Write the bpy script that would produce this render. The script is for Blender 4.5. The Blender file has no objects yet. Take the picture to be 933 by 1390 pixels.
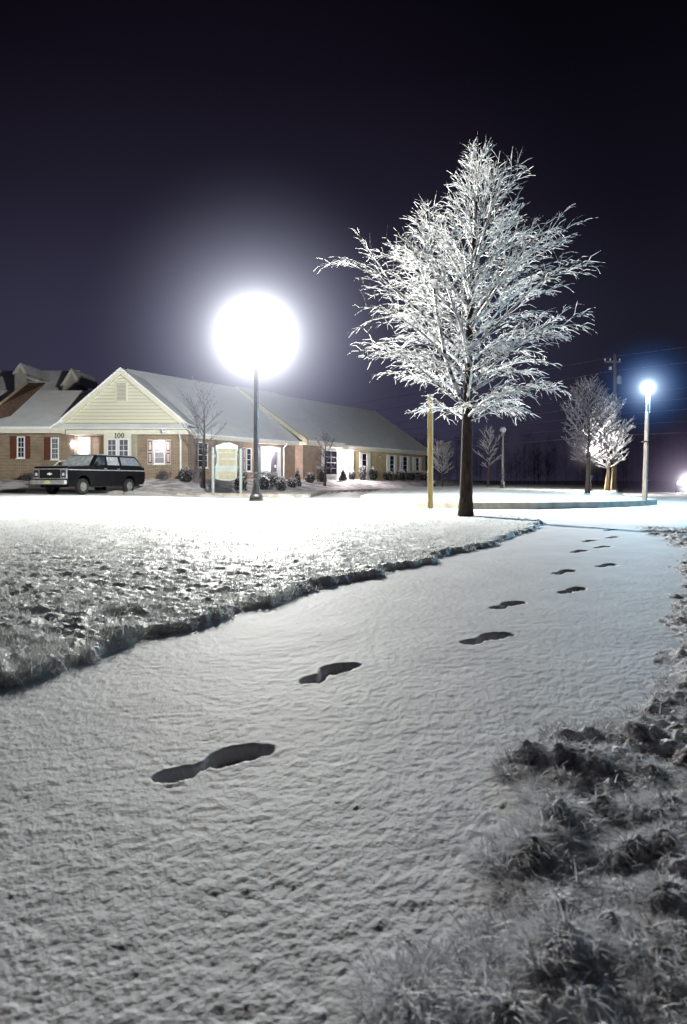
import bpy, math, random
import numpy as np
from mathutils import Vector, Matrix, noise as mnoise
R = math.radians
random.seed(7); rng = np.random.default_rng(7)
sc = bpy.context.scene
COL = sc.collection
F = 950.0; CX = 466.5; HY = 652.0; CH = 0.65      # focal length in photo pixels, principal point, camera height

# ------------------------------------------------------------------ helpers
def at(px, Z): return (px - CX) / F * Z
def up(py, Z): return CH + (HY - py) / F * Z

class MB:
    def __init__(s): s.v = []; s.f = []; s.m = []
    def add(s, vs, fs, mi=0):
        n = len(s.v); s.v += [tuple(v) for v in vs]
        s.f += [tuple(i + n for i in f) for f in fs]; s.m += [mi] * len(fs)
    def box(s, x0, x1, y0, y1, z0, z1, T=None, mi=0):
        vs = [(x0,y0,z0),(x1,y0,z0),(x1,y1,z0),(x0,y1,z0),(x0,y0,z1),(x1,y0,z1),(x1,y1,z1),(x0,y1,z1)]
        if T: vs = [T(v) for v in vs]
        s.add(vs, [(0,3,2,1),(4,5,6,7),(0,1,5,4),(1,2,6,5),(2,3,7,6),(3,0,4,7)], mi)
    def tube(s, pts, rad, n=6, mi=0, cap=True):
        pts = [Vector(p) for p in pts]
        if not hasattr(rad, '__len__'): rad = [rad] * len(pts)
        base = len(s.v)
        ref = None
        for i, p in enumerate(pts):
            d = (pts[min(i+1, len(pts)-1)] - pts[max(i-1, 0)])
            if d.length < 1e-9: d = Vector((0,0,1))
            d.normalize()
            if ref is None: ref = Vector((1,0,0)) if abs(d.x) < .8 else Vector((0,1,0))
            a = d.cross(ref); a.normalize(); b = a.cross(d); ref = b if False else ref
            for k in range(n):
                t = 2*math.pi*k/n
                q = p + (a*math.cos(t) + b*math.sin(t)) * rad[i]
                s.v.append(tuple(q))
        for i in range(len(pts)-1):
            for k in range(n):
                k2 = (k+1) % n
                s.f.append((base+i*n+k, base+i*n+k2, base+(i+1)*n+k2, base+(i+1)*n+k)); s.m.append(mi)
        if cap:
            s.f.append(tuple(base+k for k in range(n))[::-1]); s.m.append(mi)
            s.f.append(tuple(base+(len(pts)-1)*n+k for k in range(n))); s.m.append(mi)
    def strip(s, pts, rad, nrm, mi=0):
        base = len(s.v); n = len(pts)
        for i, p in enumerate(pts):
            d = pts[min(i+1, n-1)] - pts[max(i-1, 0)]; w = d.cross(nrm)
            if w.length < 1e-9: w = Vector((1,0,0))
            w = w.normalized()*rad[i]; s.v.append(tuple(p-w)); s.v.append(tuple(p+w))
        for i in range(n-1): s.f.append((base+2*i, base+2*i+1, base+2*i+3, base+2*i+2)); s.m.append(mi)
    def lathe(s, prof, n=16, T=None, mi=0):
        base = len(s.v)
        for r, z in prof:
            for k in range(n):
                t = 2*math.pi*k/n; v = (r*math.cos(t), r*math.sin(t), z)
                s.v.append(tuple(T(v)) if T else v)
        for i in range(len(prof)-1):
            for k in range(n):
                k2 = (k+1) % n
                s.f.append((base+i*n+k, base+i*n+k2, base+(i+1)*n+k2, base+(i+1)*n+k)); s.m.append(mi)
    def prism(s, poly, d0, d1, T=None, mi=0):
        # poly in (a, b); extruded along the third axis c from d0 to d1, vertex = (a, c, b)
        n = len(poly)
        vs = [(a, d0, b) for a, b in poly] + [(a, d1, b) for a, b in poly]
        if T: vs = [T(v) for v in vs]
        s.add(vs, [tuple(range(n))[::-1], tuple(range(n, 2*n))] + [(i, (i+1) % n, n+(i+1) % n, n+i) for i in range(n)], mi)
    def slab(s, quad, th, mi=0):
        # quad of 3-D points thickened downwards (vertical)
        n = len(quad); q = [Vector(p) for p in quad]
        vs = q + [p - Vector((0,0,th)) for p in q]
        s.add(vs, [tuple(range(n)), tuple(range(n, 2*n))[::-1]] + [(i, n+i, n+(i+1) % n, (i+1) % n) for i in range(n)], mi)
    def build(s, name, mats, parent=None, smooth=False, bevel=0, label=None):
        me = bpy.data.meshes.new(name)
        off = Vector(parent_loc(parent)) if parent else Vector((0,0,0))
        vs = [tuple(Vector(v) - off) for v in s.v] if (parent and not getattr(s, 'local', False)) else s.v
        me.from_pydata(vs, [], s.f)
        if not isinstance(mats, (list, tuple)): mats = [mats]
        for m in mats: me.materials.append(m)
        me.polygons.foreach_set('material_index', s.m)
        if smooth: me.polygons.foreach_set('use_smooth', [True]*len(me.polygons))
        me.update()
        o = bpy.data.objects.new(name, me); COL.objects.link(o)
        if parent: o.parent = parent
        if bevel:
            b = o.modifiers.new('bevel', 'BEVEL'); b.width = bevel; b.segments = 2; b.limit_method = 'ANGLE'; b.angle_limit = R(40)
        if label: o['label'] = label
        return o

def parent_loc(p):
    l = Vector((0,0,0))
    while p is not None: l += p.location; p = p.parent
    return l

def L():
    m = MB(); m.local = True; return m          # vertices in the parent's own frame

def thing(name, label, cat, loc=(0,0,0), rz=0, group=None):
    o = bpy.data.objects.new(name, None); COL.objects.link(o)
    o.location = loc; o.rotation_euler = (0,0,rz); o.empty_display_size = .2
    o['label'] = label; o['category'] = cat
    if group: o['group'] = group
    return o
def tag(o, label, cat=None, group=None, kind=None):
    o['label'] = label
    if cat: o['category'] = cat
    if group: o['group'] = group
    if kind: o['kind'] = kind
    return o
def copy_tree(o, parent=None):
    c = o.copy(); COL.objects.link(c); c.parent = parent
    for ch in list(o.children): copy_tree(ch, c)
    return c

# ------------------------------------------------------------------ materials
def mat(name, col=(.5,.5,.5), rough=.8, metal=0, spec=.3):
    m = bpy.data.materials.new(name); m.use_nodes = True
    b = m.node_tree.nodes['Principled BSDF']
    b.inputs['Base Color'].default_value = (*col, 1); b.inputs['Roughness'].default_value = rough
    b.inputs['Metallic'].default_value = metal; b.inputs['Specular IOR Level'].default_value = spec
    return m
def nn(m, t): return m.node_tree.nodes.new(t)
def lk(m, a, b): m.node_tree.links.new(a, b)
def noisy(name, c1, c2, scale=5, rough=.8, bump=0, bscale=None, detail=6, lo=.35, hi=.65, metal=0, spec=.3, stretch=None, coords='Object', bdist=.01):
    m = mat(name, c1, rough, metal, spec); b = m.node_tree.nodes['Principled BSDF']
    tc = nn(m, 'ShaderNodeTexCoord'); src = tc.outputs[coords]
    if stretch:
        mp = nn(m, 'ShaderNodeMapping'); mp.inputs['Scale'].default_value = stretch; lk(m, src, mp.inputs[0]); src = mp.outputs[0]
    n = nn(m, 'ShaderNodeTexNoise'); n.inputs['Scale'].default_value = scale; n.inputs['Detail'].default_value = detail
    lk(m, src, n.inputs['Vector'])
    r = nn(m, 'ShaderNodeValToRGB'); r.color_ramp.elements[0].position = lo; r.color_ramp.elements[1].position = hi
    r.color_ramp.elements[0].color = (*c1, 1); r.color_ramp.elements[1].color = (*c2, 1)
    lk(m, n.outputs['Fac'], r.inputs[0]); lk(m, r.outputs[0], b.inputs['Base Color'])
    if bump:
        n2 = nn(m, 'ShaderNodeTexNoise'); n2.inputs['Scale'].default_value = bscale or scale*3; n2.inputs['Detail'].default_value = 5
        lk(m, src, n2.inputs['Vector'])
        bp = nn(m, 'ShaderNodeBump'); bp.inputs['Strength'].default_value = bump; bp.inputs['Distance'].default_value = bdist
        lk(m, n2.outputs['Fac'], bp.inputs['Height']); lk(m, bp.outputs[0], b.inputs['Normal'])
    return m
def emis(name, col, strength):
    m = bpy.data.materials.new(name); m.use_nodes = True; nt = m.node_tree; nt.nodes.clear()
    e = nt.nodes.new('ShaderNodeEmission'); o = nt.nodes.new('ShaderNodeOutputMaterial')
    e.inputs[0].default_value = (*col, 1); e.inputs[1].default_value = strength
    nt.links.new(e.outputs[0], o.inputs[0]); return m

snow_path = noisy('snow_path', (.56,.555,.585), (.63,.625,.65), 3, .74, .45, 150, spec=.32, bdist=.005)
def trod_shade_patch(m):  # darkens the prints: bare pavement plus shade painted into the snow colour
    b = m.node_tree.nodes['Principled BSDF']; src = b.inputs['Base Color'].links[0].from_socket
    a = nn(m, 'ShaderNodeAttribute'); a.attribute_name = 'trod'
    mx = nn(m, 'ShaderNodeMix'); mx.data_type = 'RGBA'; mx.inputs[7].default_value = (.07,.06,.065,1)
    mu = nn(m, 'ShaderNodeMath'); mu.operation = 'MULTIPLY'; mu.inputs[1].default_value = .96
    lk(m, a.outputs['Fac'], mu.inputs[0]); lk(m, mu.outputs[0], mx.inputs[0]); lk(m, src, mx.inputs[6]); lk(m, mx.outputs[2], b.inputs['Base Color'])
trod_shade_patch(snow_path)
snow_lawn = noisy('snow_lawn', (.64,.64,.63), (.76,.765,.77), 26, .6, .5, 120, lo=.32, hi=.5, bdist=.008)
snow_verge = noisy('snow_verge', (.20,.18,.18), (.82,.82,.86), 18, .8, .6, 90, lo=.38, hi=.56, bdist=.01)
snow_lot = noisy('snow_lot', (.52,.52,.56), (.76,.76,.79), 1.1, .6, .4, 12, lo=.38, hi=.62, stretch=(.5,1.4,1), bdist=.01)
snow_bed = noisy('snow_bed', (.34,.30,.31), (.74,.72,.76), 1.6, .7, .6, 6, lo=.38, hi=.58, bdist=.03)
snow_isle = noisy('snow_isle', (.50,.52,.52), (.78,.80,.81), 3.0, .7, .5, 9, lo=.35, hi=.6, bdist=.02)
snow_clump = noisy('snow_clump', (.72,.72,.76), (.85,.85,.87), 9, .6, .4, 40)
concrete = noisy('curb_concrete', (.22,.2,.165), (.36,.33,.28), 3, .85, .3, 30)
roof_snow = noisy('roof_snow', (.80,.82,.84), (.90,.91,.92), 1.3, .75, .35, 24, stretch=(1,1,1), bdist=.02)
shingle = noisy('dark_shingle', (.055,.032,.024), (.11,.065,.045), 4, .85, .3, 30)
trim_white = noisy('cream_trim', (.66,.63,.52), (.72,.69,.58), 3, .5)
white_paint = noisy('white_paint', (.72,.73,.72), (.78,.79,.78), 4, .45)
shutter_brown = noisy('brown_shutter', (.10,.03,.02), (.13,.045,.03), 8, .55)
shutter_pale = noisy('pale_shutter', (.42,.36,.35), (.50,.44,.42), 8, .5)
shutter_line = mat('shutter_line', (.10,.05,.06), .6)
glass_dark = mat('dark_glass', (.022,.022,.035), .12, 0, .5)
curtain = noisy('curtain', (.06,.06,.08), (.17,.17,.2), 3, .5, stretch=(6,6,.3))
black_metal = noisy('black_metal', (.020,.019,.02), (.04,.038,.036), 8, .38, 0, spec=.5)
wood_post = noisy('wood_post', (.36,.25,.10), (.58,.44,.20), 3, .7, .3, 30, stretch=(12,12,.8))
wood_pole = noisy('wood_pole', (.17,.135,.115), (.30,.25,.21), 3, .75, .3, 30, stretch=(12,12,.8))
sign_cream = noisy('sign_board', (.18,.165,.10), (.24,.22,.15), 6, .6)
sign_white = noisy('sign_white', (.20,.235,.22), (.25,.285,.27), 6, .5)
ink = mat('sign_ink', (.16,.09,.05), .7)
bark = noisy('bark', (.022,.015,.012), (.075,.052,.042), 5, .9, .7, 22, stretch=(9,9,1.6), bdist=.02)
black_digit = mat('black_digit', (.012,.012,.012), .5)
wire_mat = mat('wire', (.16,.15,.17), .5)

def brick(name, d, c1=(.20,.145,.095), c2=(.265,.195,.13), mortar=(.34,.30,.24)):
    m = mat(name, c1, .85); b = m.node_tree.nodes['Principled BSDF']
    g = nn(m, 'ShaderNodeNewGeometry')
    dp = nn(m, 'ShaderNodeVectorMath'); dp.operation = 'DOT_PRODUCT'; dp.inputs[1].default_value = (d[0], d[1], 0)
    lk(m, g.outputs['Position'], dp.inputs[0])
    sp = nn(m, 'ShaderNodeSeparateXYZ'); lk(m, g.outputs['Position'], sp.inputs[0])
    cb = nn(m, 'ShaderNodeCombineXYZ'); lk(m, dp.outputs['Value'], cb.inputs[0]); lk(m, sp.outputs['Z'], cb.inputs[1])
    br = nn(m, 'ShaderNodeTexBrick'); lk(m, cb.outputs[0], br.inputs['Vector'])
    br.inputs['Color1'].default_value = (*c1, 1); br.inputs['Color2'].default_value = (*c2, 1); br.inputs['Mortar'].default_value = (*mortar, 1)
    br.inputs['Scale'].default_value = 1; br.inputs['Brick Width'].default_value = .24; br.inputs['Row Height'].default_value = .085
    br.inputs['Mortar Size'].default_value = .009; br.inputs['Bias'].default_value = -.1
    n = nn(m, 'ShaderNodeTexNoise'); n.inputs['Scale'].default_value = 1.4; n.inputs['Detail'].default_value = 6
    mx = nn(m, 'ShaderNodeMix'); mx.data_type = 'RGBA'; mx.blend_type = 'MULTIPLY'; mx.inputs[0].default_value = .55
    lk(m, g.outputs['Position'], n.inputs['Vector']); lk(m, br.outputs['Color'], mx.inputs[6]); lk(m, n.outputs['Color'], mx.inputs[7])
    rr = nn(m, 'ShaderNodeValToRGB'); rr.color_ramp.elements[0].color = (.55,.52,.5,1); rr.color_ramp.elements[1].color = (1,1,1,1)
    rr.color_ramp.elements[0].position = .3; rr.color_ramp.elements[1].position = .6
    lk(m, n.outputs['Fac'], rr.inputs[0]); lk(m, rr.outputs[0], mx.inputs[7])
    lk(m, mx.outputs[2], b.inputs['Base Color']); return m

def siding():
    m = mat('cream_siding', (.66,.64,.50), .55); b = m.node_tree.nodes['Principled BSDF']
    g = nn(m, 'ShaderNodeNewGeometry'); sp = nn(m, 'ShaderNodeSeparateXYZ'); lk(m, g.outputs['Position'], sp.inputs[0])
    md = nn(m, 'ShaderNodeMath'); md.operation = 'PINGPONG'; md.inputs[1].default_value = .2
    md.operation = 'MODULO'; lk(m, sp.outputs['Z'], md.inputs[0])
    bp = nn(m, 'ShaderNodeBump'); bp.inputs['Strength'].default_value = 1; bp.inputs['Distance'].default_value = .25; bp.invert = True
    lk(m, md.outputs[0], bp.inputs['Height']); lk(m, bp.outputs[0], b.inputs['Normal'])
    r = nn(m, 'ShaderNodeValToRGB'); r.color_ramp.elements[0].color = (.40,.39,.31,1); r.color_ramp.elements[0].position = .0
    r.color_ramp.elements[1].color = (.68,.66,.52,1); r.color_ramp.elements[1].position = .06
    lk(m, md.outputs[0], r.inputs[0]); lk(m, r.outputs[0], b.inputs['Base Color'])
    return m
cream_siding = siding()

# frost on twigs and blades: diffuse with some light coming through, dark flecks of bark
def frost_mat(name, dark, light, lo, hi, scale, trans=.35, attr=None, ice=False):
    m = bpy.data.materials.new(name); m.use_nodes = True; nt = m.node_tree; nt.nodes.clear()
    out = nt.nodes.new('ShaderNodeOutputMaterial'); d = nt.nodes.new('ShaderNodeBsdfDiffuse'); t = nt.nodes.new('ShaderNodeBsdfTranslucent')
    gl = nt.nodes.new('ShaderNodeBsdfGlossy'); gl.inputs['Roughness'].default_value = .55
    mx = nt.nodes.new('ShaderNodeMixShader'); mx.inputs[0].default_value = trans
    mg = nt.nodes.new('ShaderNodeMixShader'); mg.inputs[0].default_value = .06
    r = nt.nodes.new('ShaderNodeValToRGB'); r.color_ramp.elements[0].position = lo; r.color_ramp.elements[1].position = hi
    r.color_ramp.elements[0].color = (*dark, 1); r.color_ramp.elements[1].color = (*light, 1)
    if attr:
        a = nt.nodes.new('ShaderNodeAttribute'); a.attribute_name = attr; nt.links.new(a.outputs['Fac'], r.inputs[0])
    else:
        g = nt.nodes.new('ShaderNodeNewGeometry'); n = nt.nodes.new('ShaderNodeTexNoise'); n.inputs['Scale'].default_value = scale; n.inputs['Detail'].default_value = 2
        nt.links.new(g.outputs['Position'], n.inputs['Vector']); nt.links.new(n.outputs['Fac'], r.inputs[0])
    for x in (d, t): nt.links.new(r.outputs[0], x.inputs['Color'])
    nt.links.new(d.outputs[0], mx.inputs[1]); nt.links.new(t.outputs[0], mx.inputs[2])
    fz = nt.nodes.new('ShaderNodeFresnel'); fz.inputs[0].default_value = 1.38
    if ice: nt.links.new(fz.outputs[0], mg.inputs[0]); gl.inputs['Roughness'].default_value = .6
    if ice:
        g3 = nt.nodes.new('ShaderNodeNewGeometry'); n3 = nt.nodes.new('ShaderNodeTexNoise'); n3.inputs['Scale'].default_value = 80; n3.inputs['Detail'].default_value = 1
        b3 = nt.nodes.new('ShaderNodeBump'); b3.inputs['Strength'].default_value = 1; b3.inputs['Distance'].default_value = .015
        nt.links.new(g3.outputs['Position'], n3.inputs['Vector']); nt.links.new(n3.outputs['Fac'], b3.inputs['Height'])
        for x in (d, gl, t): nt.links.new(b3.outputs[0], x.inputs['Normal'])
    nt.links.new(mx.outputs[0], mg.inputs[1]); nt.links.new(gl.outputs[0], mg.inputs[2]); nt.links.new(mg.outputs[0], out.inputs[0])
    return m
frost_twig = frost_mat('frosted_twig', (.08,.06,.055), (.94,.94,.93), .40, .48, 16, .5)
frost_limb = frost_mat('snowy_limb', (.05,.037,.03), (.80,.79,.78), .46, .56, 9, .2, ice=True)
frost_far = frost_mat('frosted_far_twig', (.16,.14,.15), (.55,.55,.58), .35, .6, 3, .3)
frost_blade = frost_mat('frosted_blade', (.26,.24,.20), (.84,.845,.84), .05, .38, 1, .35, 'frost')
frost_blade_d = frost_mat('verge_blade', (.16,.14,.14), (.90,.90,.93), .12, .5, 1, .45, 'frost')
leaf_dark = frost_mat('snowy_leaf', (.022,.026,.02), (.60,.58,.62), .2, .85, 1, .15, 'frost')
leaf_twig = frost_mat('bare_twig', (.06,.045,.05), (.26,.22,.25), .4, .7, 9, .2)

# ------------------------------------------------------------------ terrain
def vnoise(x, y, seed=0):
    xi = np.floor(x).astype(np.int64); yi = np.floor(y).astype(np.int64)
    xf = x - xi; yf = y - yi
    def h(a, b):
        n = (a*374761393 + b*668265263 + seed*1442695041) & 0xffffffff
        n = ((n ^ (n >> 13)) * 1274126177) & 0xffffffff
        n = ((n ^ (n >> 16)) * 2246822519) & 0xffffffff
        return ((n ^ (n >> 15)) & 0xffffff) / float(0xffffff)
    u = xf*xf*(3-2*xf); v = yf*yf*(3-2*yf)
    return (h(xi,yi)*(1-u) + h(xi+1,yi)*u)*(1-v) + (h(xi,yi+1)*(1-u) + h(xi+1,yi+1)*u)*v
def fbm(x, y, seed=0, o=3):
    s = 0; a = .5; t = 0
    for i in range(o):
        s = s + a*vnoise(x*2**i*1.03 + 13*i, y*2**i*.97 + 7*i, seed+i); t += a; a *= .5
    return s/t
def pnoise(x, y, seed=0):
    xi = np.floor(x).astype(np.int64); yi = np.floor(y).astype(np.int64); xf = x-xi; yf = y-yi
    def g(a, b, dx, dy):
        n = (a*374761393 + b*668265263 + seed*1442695041) & 0xffffffff
        n = ((n ^ (n >> 13)) * 1274126177) & 0xffffffff
        n = ((n ^ (n >> 16)) * 2246822519) & 0xffffffff
        t = ((n ^ (n >> 15)) & 0xffff) * (2*np.pi/65536)
        return np.cos(t)*dx + np.sin(t)*dy
    u = xf**3*(xf*(xf*6-15)+10); v = yf**3*(yf*(yf*6-15)+10)
    return (g(xi,yi,xf,yf)*(1-u) + g(xi+1,yi,xf-1,yf)*u)*(1-v) + (g(xi,yi+1,xf,yf-1)*(1-u) + g(xi+1,yi+1,xf-1,yf-1)*u)*v
def pf2(x, y, seed, o=3, k=.55):
    s = 0; a = 1.
    for i in range(o):
        x, y = rotn(x, y, 1.1); s = s + a*pnoise(x*1.9**i + 3.7*i, y*1.9**i + 9.1*i, seed+i); a *= k
    return s
def rotn(x, y, a): c, s = math.cos(a), math.sin(a); return x*c + y*s, -x*s + y*c
def sm(t): t = np.clip(t, 0, 1); return t*t*(3-2*t)
def sdist(x, y, poly):
    """signed distance, positive inside"""
    P = np.array(poly, float); d = np.full(x.shape, 1e9); ins = np.zeros(x.shape, bool)
    for i in range(len(P)):
        ax, ay = P[i]; bx, by = P[(i+1) % len(P)]
        ex, ey = bx-ax, by-ay; wx, wy = x-ax, y-ay
        t = np.clip((wx*ex + wy*ey)/(ex*ex+ey*ey+1e-12), 0, 1)
        d = np.minimum(d, np.hypot(wx-ex*t, wy-ey*t))
        c = ((ay > y) != (by > y)) & (x < (bx-ax)*(y-ay)/(by-ay+1e-12) + ax)
        ins ^= c
    return np.where(ins, d, -d)

LAWN = [(-3.7,-3),(-2.0,.3),(-1.12,2.15),(-.88,2.5),(-.62,3.1),(-.05,4.3),(.62,5.35),(1.68,7.35),(3.0,10.5),(2.9,12.3),(2.2,14.3),(.4,17.0),(-2.2,21.0),(-7.6,26.5),(-17.5,31.5),(-45,33),(-45,-3)]
VERGE = [(-.26,-3),(-.12,.3),(.08,.86),(.26,1.14),(.38,1.36),(.46,1.5),(.42,1.66),(.56,1.84),(.74,1.9),(.97,2.25),(1.46,3.12),(2.2,4.47),(2.80,5.72),(3.45,7.44),(4.1,9.8),(4.6,9.4),(9,9.2),(14,9),(14,-3)]
ISLE = [(.9,22.4),(2.2,20.2),(3.5,19.3),(5.2,19.2),(7.1,20.0),(9.0,21.3),(10.0,22.6),(10.4,24.5),(11.2,28),(14,36),(26,66),(34,84),(2,84),(3.0,52),(1.6,38),(.7,28)]
BED = [(-50,37.0),(-20,36.6),(-9,35),(-3.6,31.9),(-2.4,31.5),(-1.6,32.3),(-1.4,36),(-1.2,43),(2.2,51),(10,63),(16,76),(-50,110)]
P0 = (-9.9, 41.8); DU = (.531, .847); NO = (.847, -.531)

PR = [((205,1056),(370,1016)),((408,926),(483,903)),((627,872),(693,861)),((672,823),(706,819)),((757,803),(796,799)),((755,777),(777,776)),
      ((812,768),(835,766.5)),((779,749),(793,748)),((811,743),(826,742)),((795,734.5),(806,734)),((825,730),(838,729.5)),((800,716.5),(812,716)),((822,720),(834,719.6))]
def gnd(px, py): Z = F*CH/(py-HY); return (at(px, Z), Z)
PRINTS = []
for i, (a, b) in enumerate(PR):
    A = gnd(*a); B = gnd(*b)
    cx, cy = (A[0]+B[0])/2, (A[1]+B[1])/2
    if i < 3: dx, dy = B[0]-A[0], B[1]-A[1]
    else: dx, dy = (.75,.62) if i % 2 else (.55,.8)
    l = math.hypot(dx, dy); PRINTS.append((cx, cy, dx/l, dy/l))

def lotz(x, y):
    z = -.14*sm((y-10)/7)
    lx = sm((-x-3)/13)*sm((y-22)/8)
    return z + .16*lx
def terrain(x, y):
    x = np.asarray(x, float); y = np.asarray(y, float)
    fade = sm((40-y)/30)
    wx = x + (fbm(x*2.2, y*2.2, 4, 2)-.5)*.22 + (fbm(x*6, y*6, 3)-.5)*.20 + (fbm(x*22, y*22, 5, 2)-.5)*.07
    wy = y + (fbm(x*6, y*6, 9)-.5)*.16 + (fbm(x*22, y*22, 11, 2)-.5)*.07
    sl = sdist(wx, wy, LAWN); sv = sdist(wx, wy, VERGE); si = sdist(x, y, ISLE); sb = sdist(x, y, BED)
    cls = np.zeros(x.shape, int)
    z = lotz(x, y)
    # path snow, fine windblown grain
    rx, ry = rotn(x, y, .5)
    near = sm((14-y)/8)
    z = z + near*(pf2(rx*40, ry*52, 21, 3, .7)*.0020 + pf2(rx*19, ry*25, 26, 1)*.0018 + pf2(rx*9, ry*11, 24, 1)*.0014 + (fbm(x*3, y*3, 22, 2)-.5)*.006)
    z = z + (1-near)*(fbm(x*2.2, y*2.2, 31, 3)-.5)*.03
    # wheel ruts in the lot
    for (a, b, c, w) in ((1, 2.6, 34.6, .12), (1, 2.6, 36.6, .12), (-.35, 1, 11.9, .09), (-.30, 1, 13.1, .09), (-.18, 1, 14.6, .08)):
        dd = np.abs(a*x + b*y - c + .25*np.sin(x*.7))/math.hypot(a, b)
        z = z - .022*np.exp(-(dd/w)**2)*(.5+fbm(x*2, y*2, 33))*sm((y-10.8)/.6)
    # shoe prints
    trod = np.zeros(x.shape)
    for i, (cx, cy, dx, dy) in enumerate(PRINTS):
        u = (x-cx)*dx + (y-cy)*dy; v = -(x-cx)*dy + (y-cy)*dx
        side = 1 if i % 2 else -1
        cv = .016*np.sin(u*16+.3)*(1 if i < 4 else side)
        sole = np.hypot((u-.062)/.086, (v-cv)/.046); heel = np.hypot((u+.094)/.050, (v-cv)/.034)
        waist = np.hypot((u+.03)/.075, (v-cv)/.022)+.15
        r = np.minimum(np.minimum(sole, heel), waist) + (fbm(x*45, y*45, 41, 2)-.5)*.30
        z = z - (.038 if i < 6 else .050)*sm((1.14-r)/.30) + .0012*np.exp(-((r-1.25)/.18)**2)
        if i < 3: z = z + .006*sm((1-r)/.3)*fbm(x*80, y*80, 43, 2)
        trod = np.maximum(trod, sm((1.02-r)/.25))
    cls[(y > 10.6) & (sv < 0)] = 4
    z = np.where((y > 10.6), z, z)
    # lawn
    lump = fbm(x*5.5, y*6.5, 51, 4); fine = fbm(x*24, y*28, 53, 3)
    fl = .35 + .65*sm((9-y)/6)
    zl = .038*sm(sl/.07) + .012*sm((y-6)/8) + sm(sl/.05)*((lump-.5)*.048*fl + (fine-.5)*.034*fl) + (fbm(x*.7, y*.7, 55, 2)-.5)*.05*sm(sl/.8)
    zl = zl + .004*np.exp(-((sl-.06)/.05)**2)*(.3+1.4*lump)
    z = np.where(sl > 0, zl, z); cls[sl > 0] = 1
    # verge
    lump = fbm(x*8, y*13, 61, 4); fine = fbm(x*30, y*26, 63, 3)
    zv = .008 + .012*sm(sv/.3) + sm(sv/.10)*((lump-.38)*.080*(.45+.55*sm((6-y)/4)) + (fine-.5)*.045)
    z = np.where(sv > 0, np.maximum(zv, -.02), z); cls[sv > 0] = 2
    # island
    zi = .03 + .02*fbm(x*1.5, y*1.5, 71) + .015*fbm(x*6, y*6, 72) + .15*sm(si/9)
    z = np.where(si > 0, zi, z); cls[si > 0] = 3
    # planted bank below the building
    dB = np.maximum(41.0-y, (x-P0[0])*NO[0] + (y-P0[1])*NO[1])
    zb = lotz(x, y) + .13 + (.58-lotz(x, y))*sm(1-(dB-.4)/5.2) + (fbm(x*1.3, y*1.3, 81, 4)-.5)*.14*sm(sb/.6)
    z = np.where(sb > 0, zb, z); cls[sb > 0] = 5
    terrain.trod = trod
    return z, cls, sl, sv
def H(x, y): return float(terrain(np.array([x]), np.array([y]))[0][0])

rows = [.34]
while rows[-1] < 26: rows.append(rows[-1]*1.0042)
while rows[-1] < 900: rows.append(rows[-1]*1.022)
rows = np.array(rows)
tc = np.concatenate([np.linspace(-7, -1.3, 60)[:-1], np.linspace(-1.3, -.56, 60)[:-1], np.linspace(-.56, .58, 640), np.linspace(.58, 1.3, 60)[1:], np.linspace(1.3, 7, 60)[1:]])
YY, TT = np.meshgrid(rows, tc, indexing='ij'); XX = YY*TT
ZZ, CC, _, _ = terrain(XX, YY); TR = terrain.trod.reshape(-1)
nr, nc = XX.shape
idx = np.arange(nr*nc).reshape(nr, nc)
quads = np.stack([idx[:-1,:-1], idx[:-1,1:], idx[1:,1:], idx[1:,:-1]], -1).reshape(-1, 4)
qc = CC[:-1,:-1].reshape(-1)
P = np.stack([XX, YY, ZZ], -1).reshape(-1, 3)
def mesh_np(name, verts, faces, m, smooth=True):
    me = bpy.data.meshes.new(name); k = faces.shape[1]
    me.vertices.add(len(verts)); me.vertices.foreach_set('co', verts.astype(np.float32).ravel())
    me.loops.add(faces.size); me.loops.foreach_set('vertex_index', faces.astype(np.int32).ravel())
    me.polygons.add(len(faces)); me.polygons.foreach_set('loop_start', np.arange(0, faces.size, k, dtype=np.int32))
    me.polygons.foreach_set('loop_total', np.full(len(faces), k, np.int32))
    me.polygons.foreach_set('use_smooth', np.full(len(faces), smooth))
    me.materials.append(m); me.update(calc_edges=True); me.validate()
    o = bpy.data.objects.new(name, me); COL.objects.link(o); return o
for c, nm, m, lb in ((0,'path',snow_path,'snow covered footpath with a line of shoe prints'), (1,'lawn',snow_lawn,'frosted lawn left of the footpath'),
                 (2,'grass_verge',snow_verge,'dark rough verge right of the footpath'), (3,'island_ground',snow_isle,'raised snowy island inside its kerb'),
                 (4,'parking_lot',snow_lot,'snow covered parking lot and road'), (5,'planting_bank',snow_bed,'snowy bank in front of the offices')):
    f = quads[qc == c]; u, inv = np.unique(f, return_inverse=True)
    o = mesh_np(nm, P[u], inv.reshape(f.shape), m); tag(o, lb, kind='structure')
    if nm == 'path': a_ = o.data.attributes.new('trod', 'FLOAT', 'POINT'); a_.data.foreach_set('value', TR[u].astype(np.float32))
g = MB(); g.add([(-1500,-600,-.32),(1500,-600,-.32),(1500,1500,-.32),(-1500,1500,-.32)], [(0,1,2,3)])
tag(g.build('ground', snow_lot), 'flat snowy ground', kind='structure')

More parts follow.
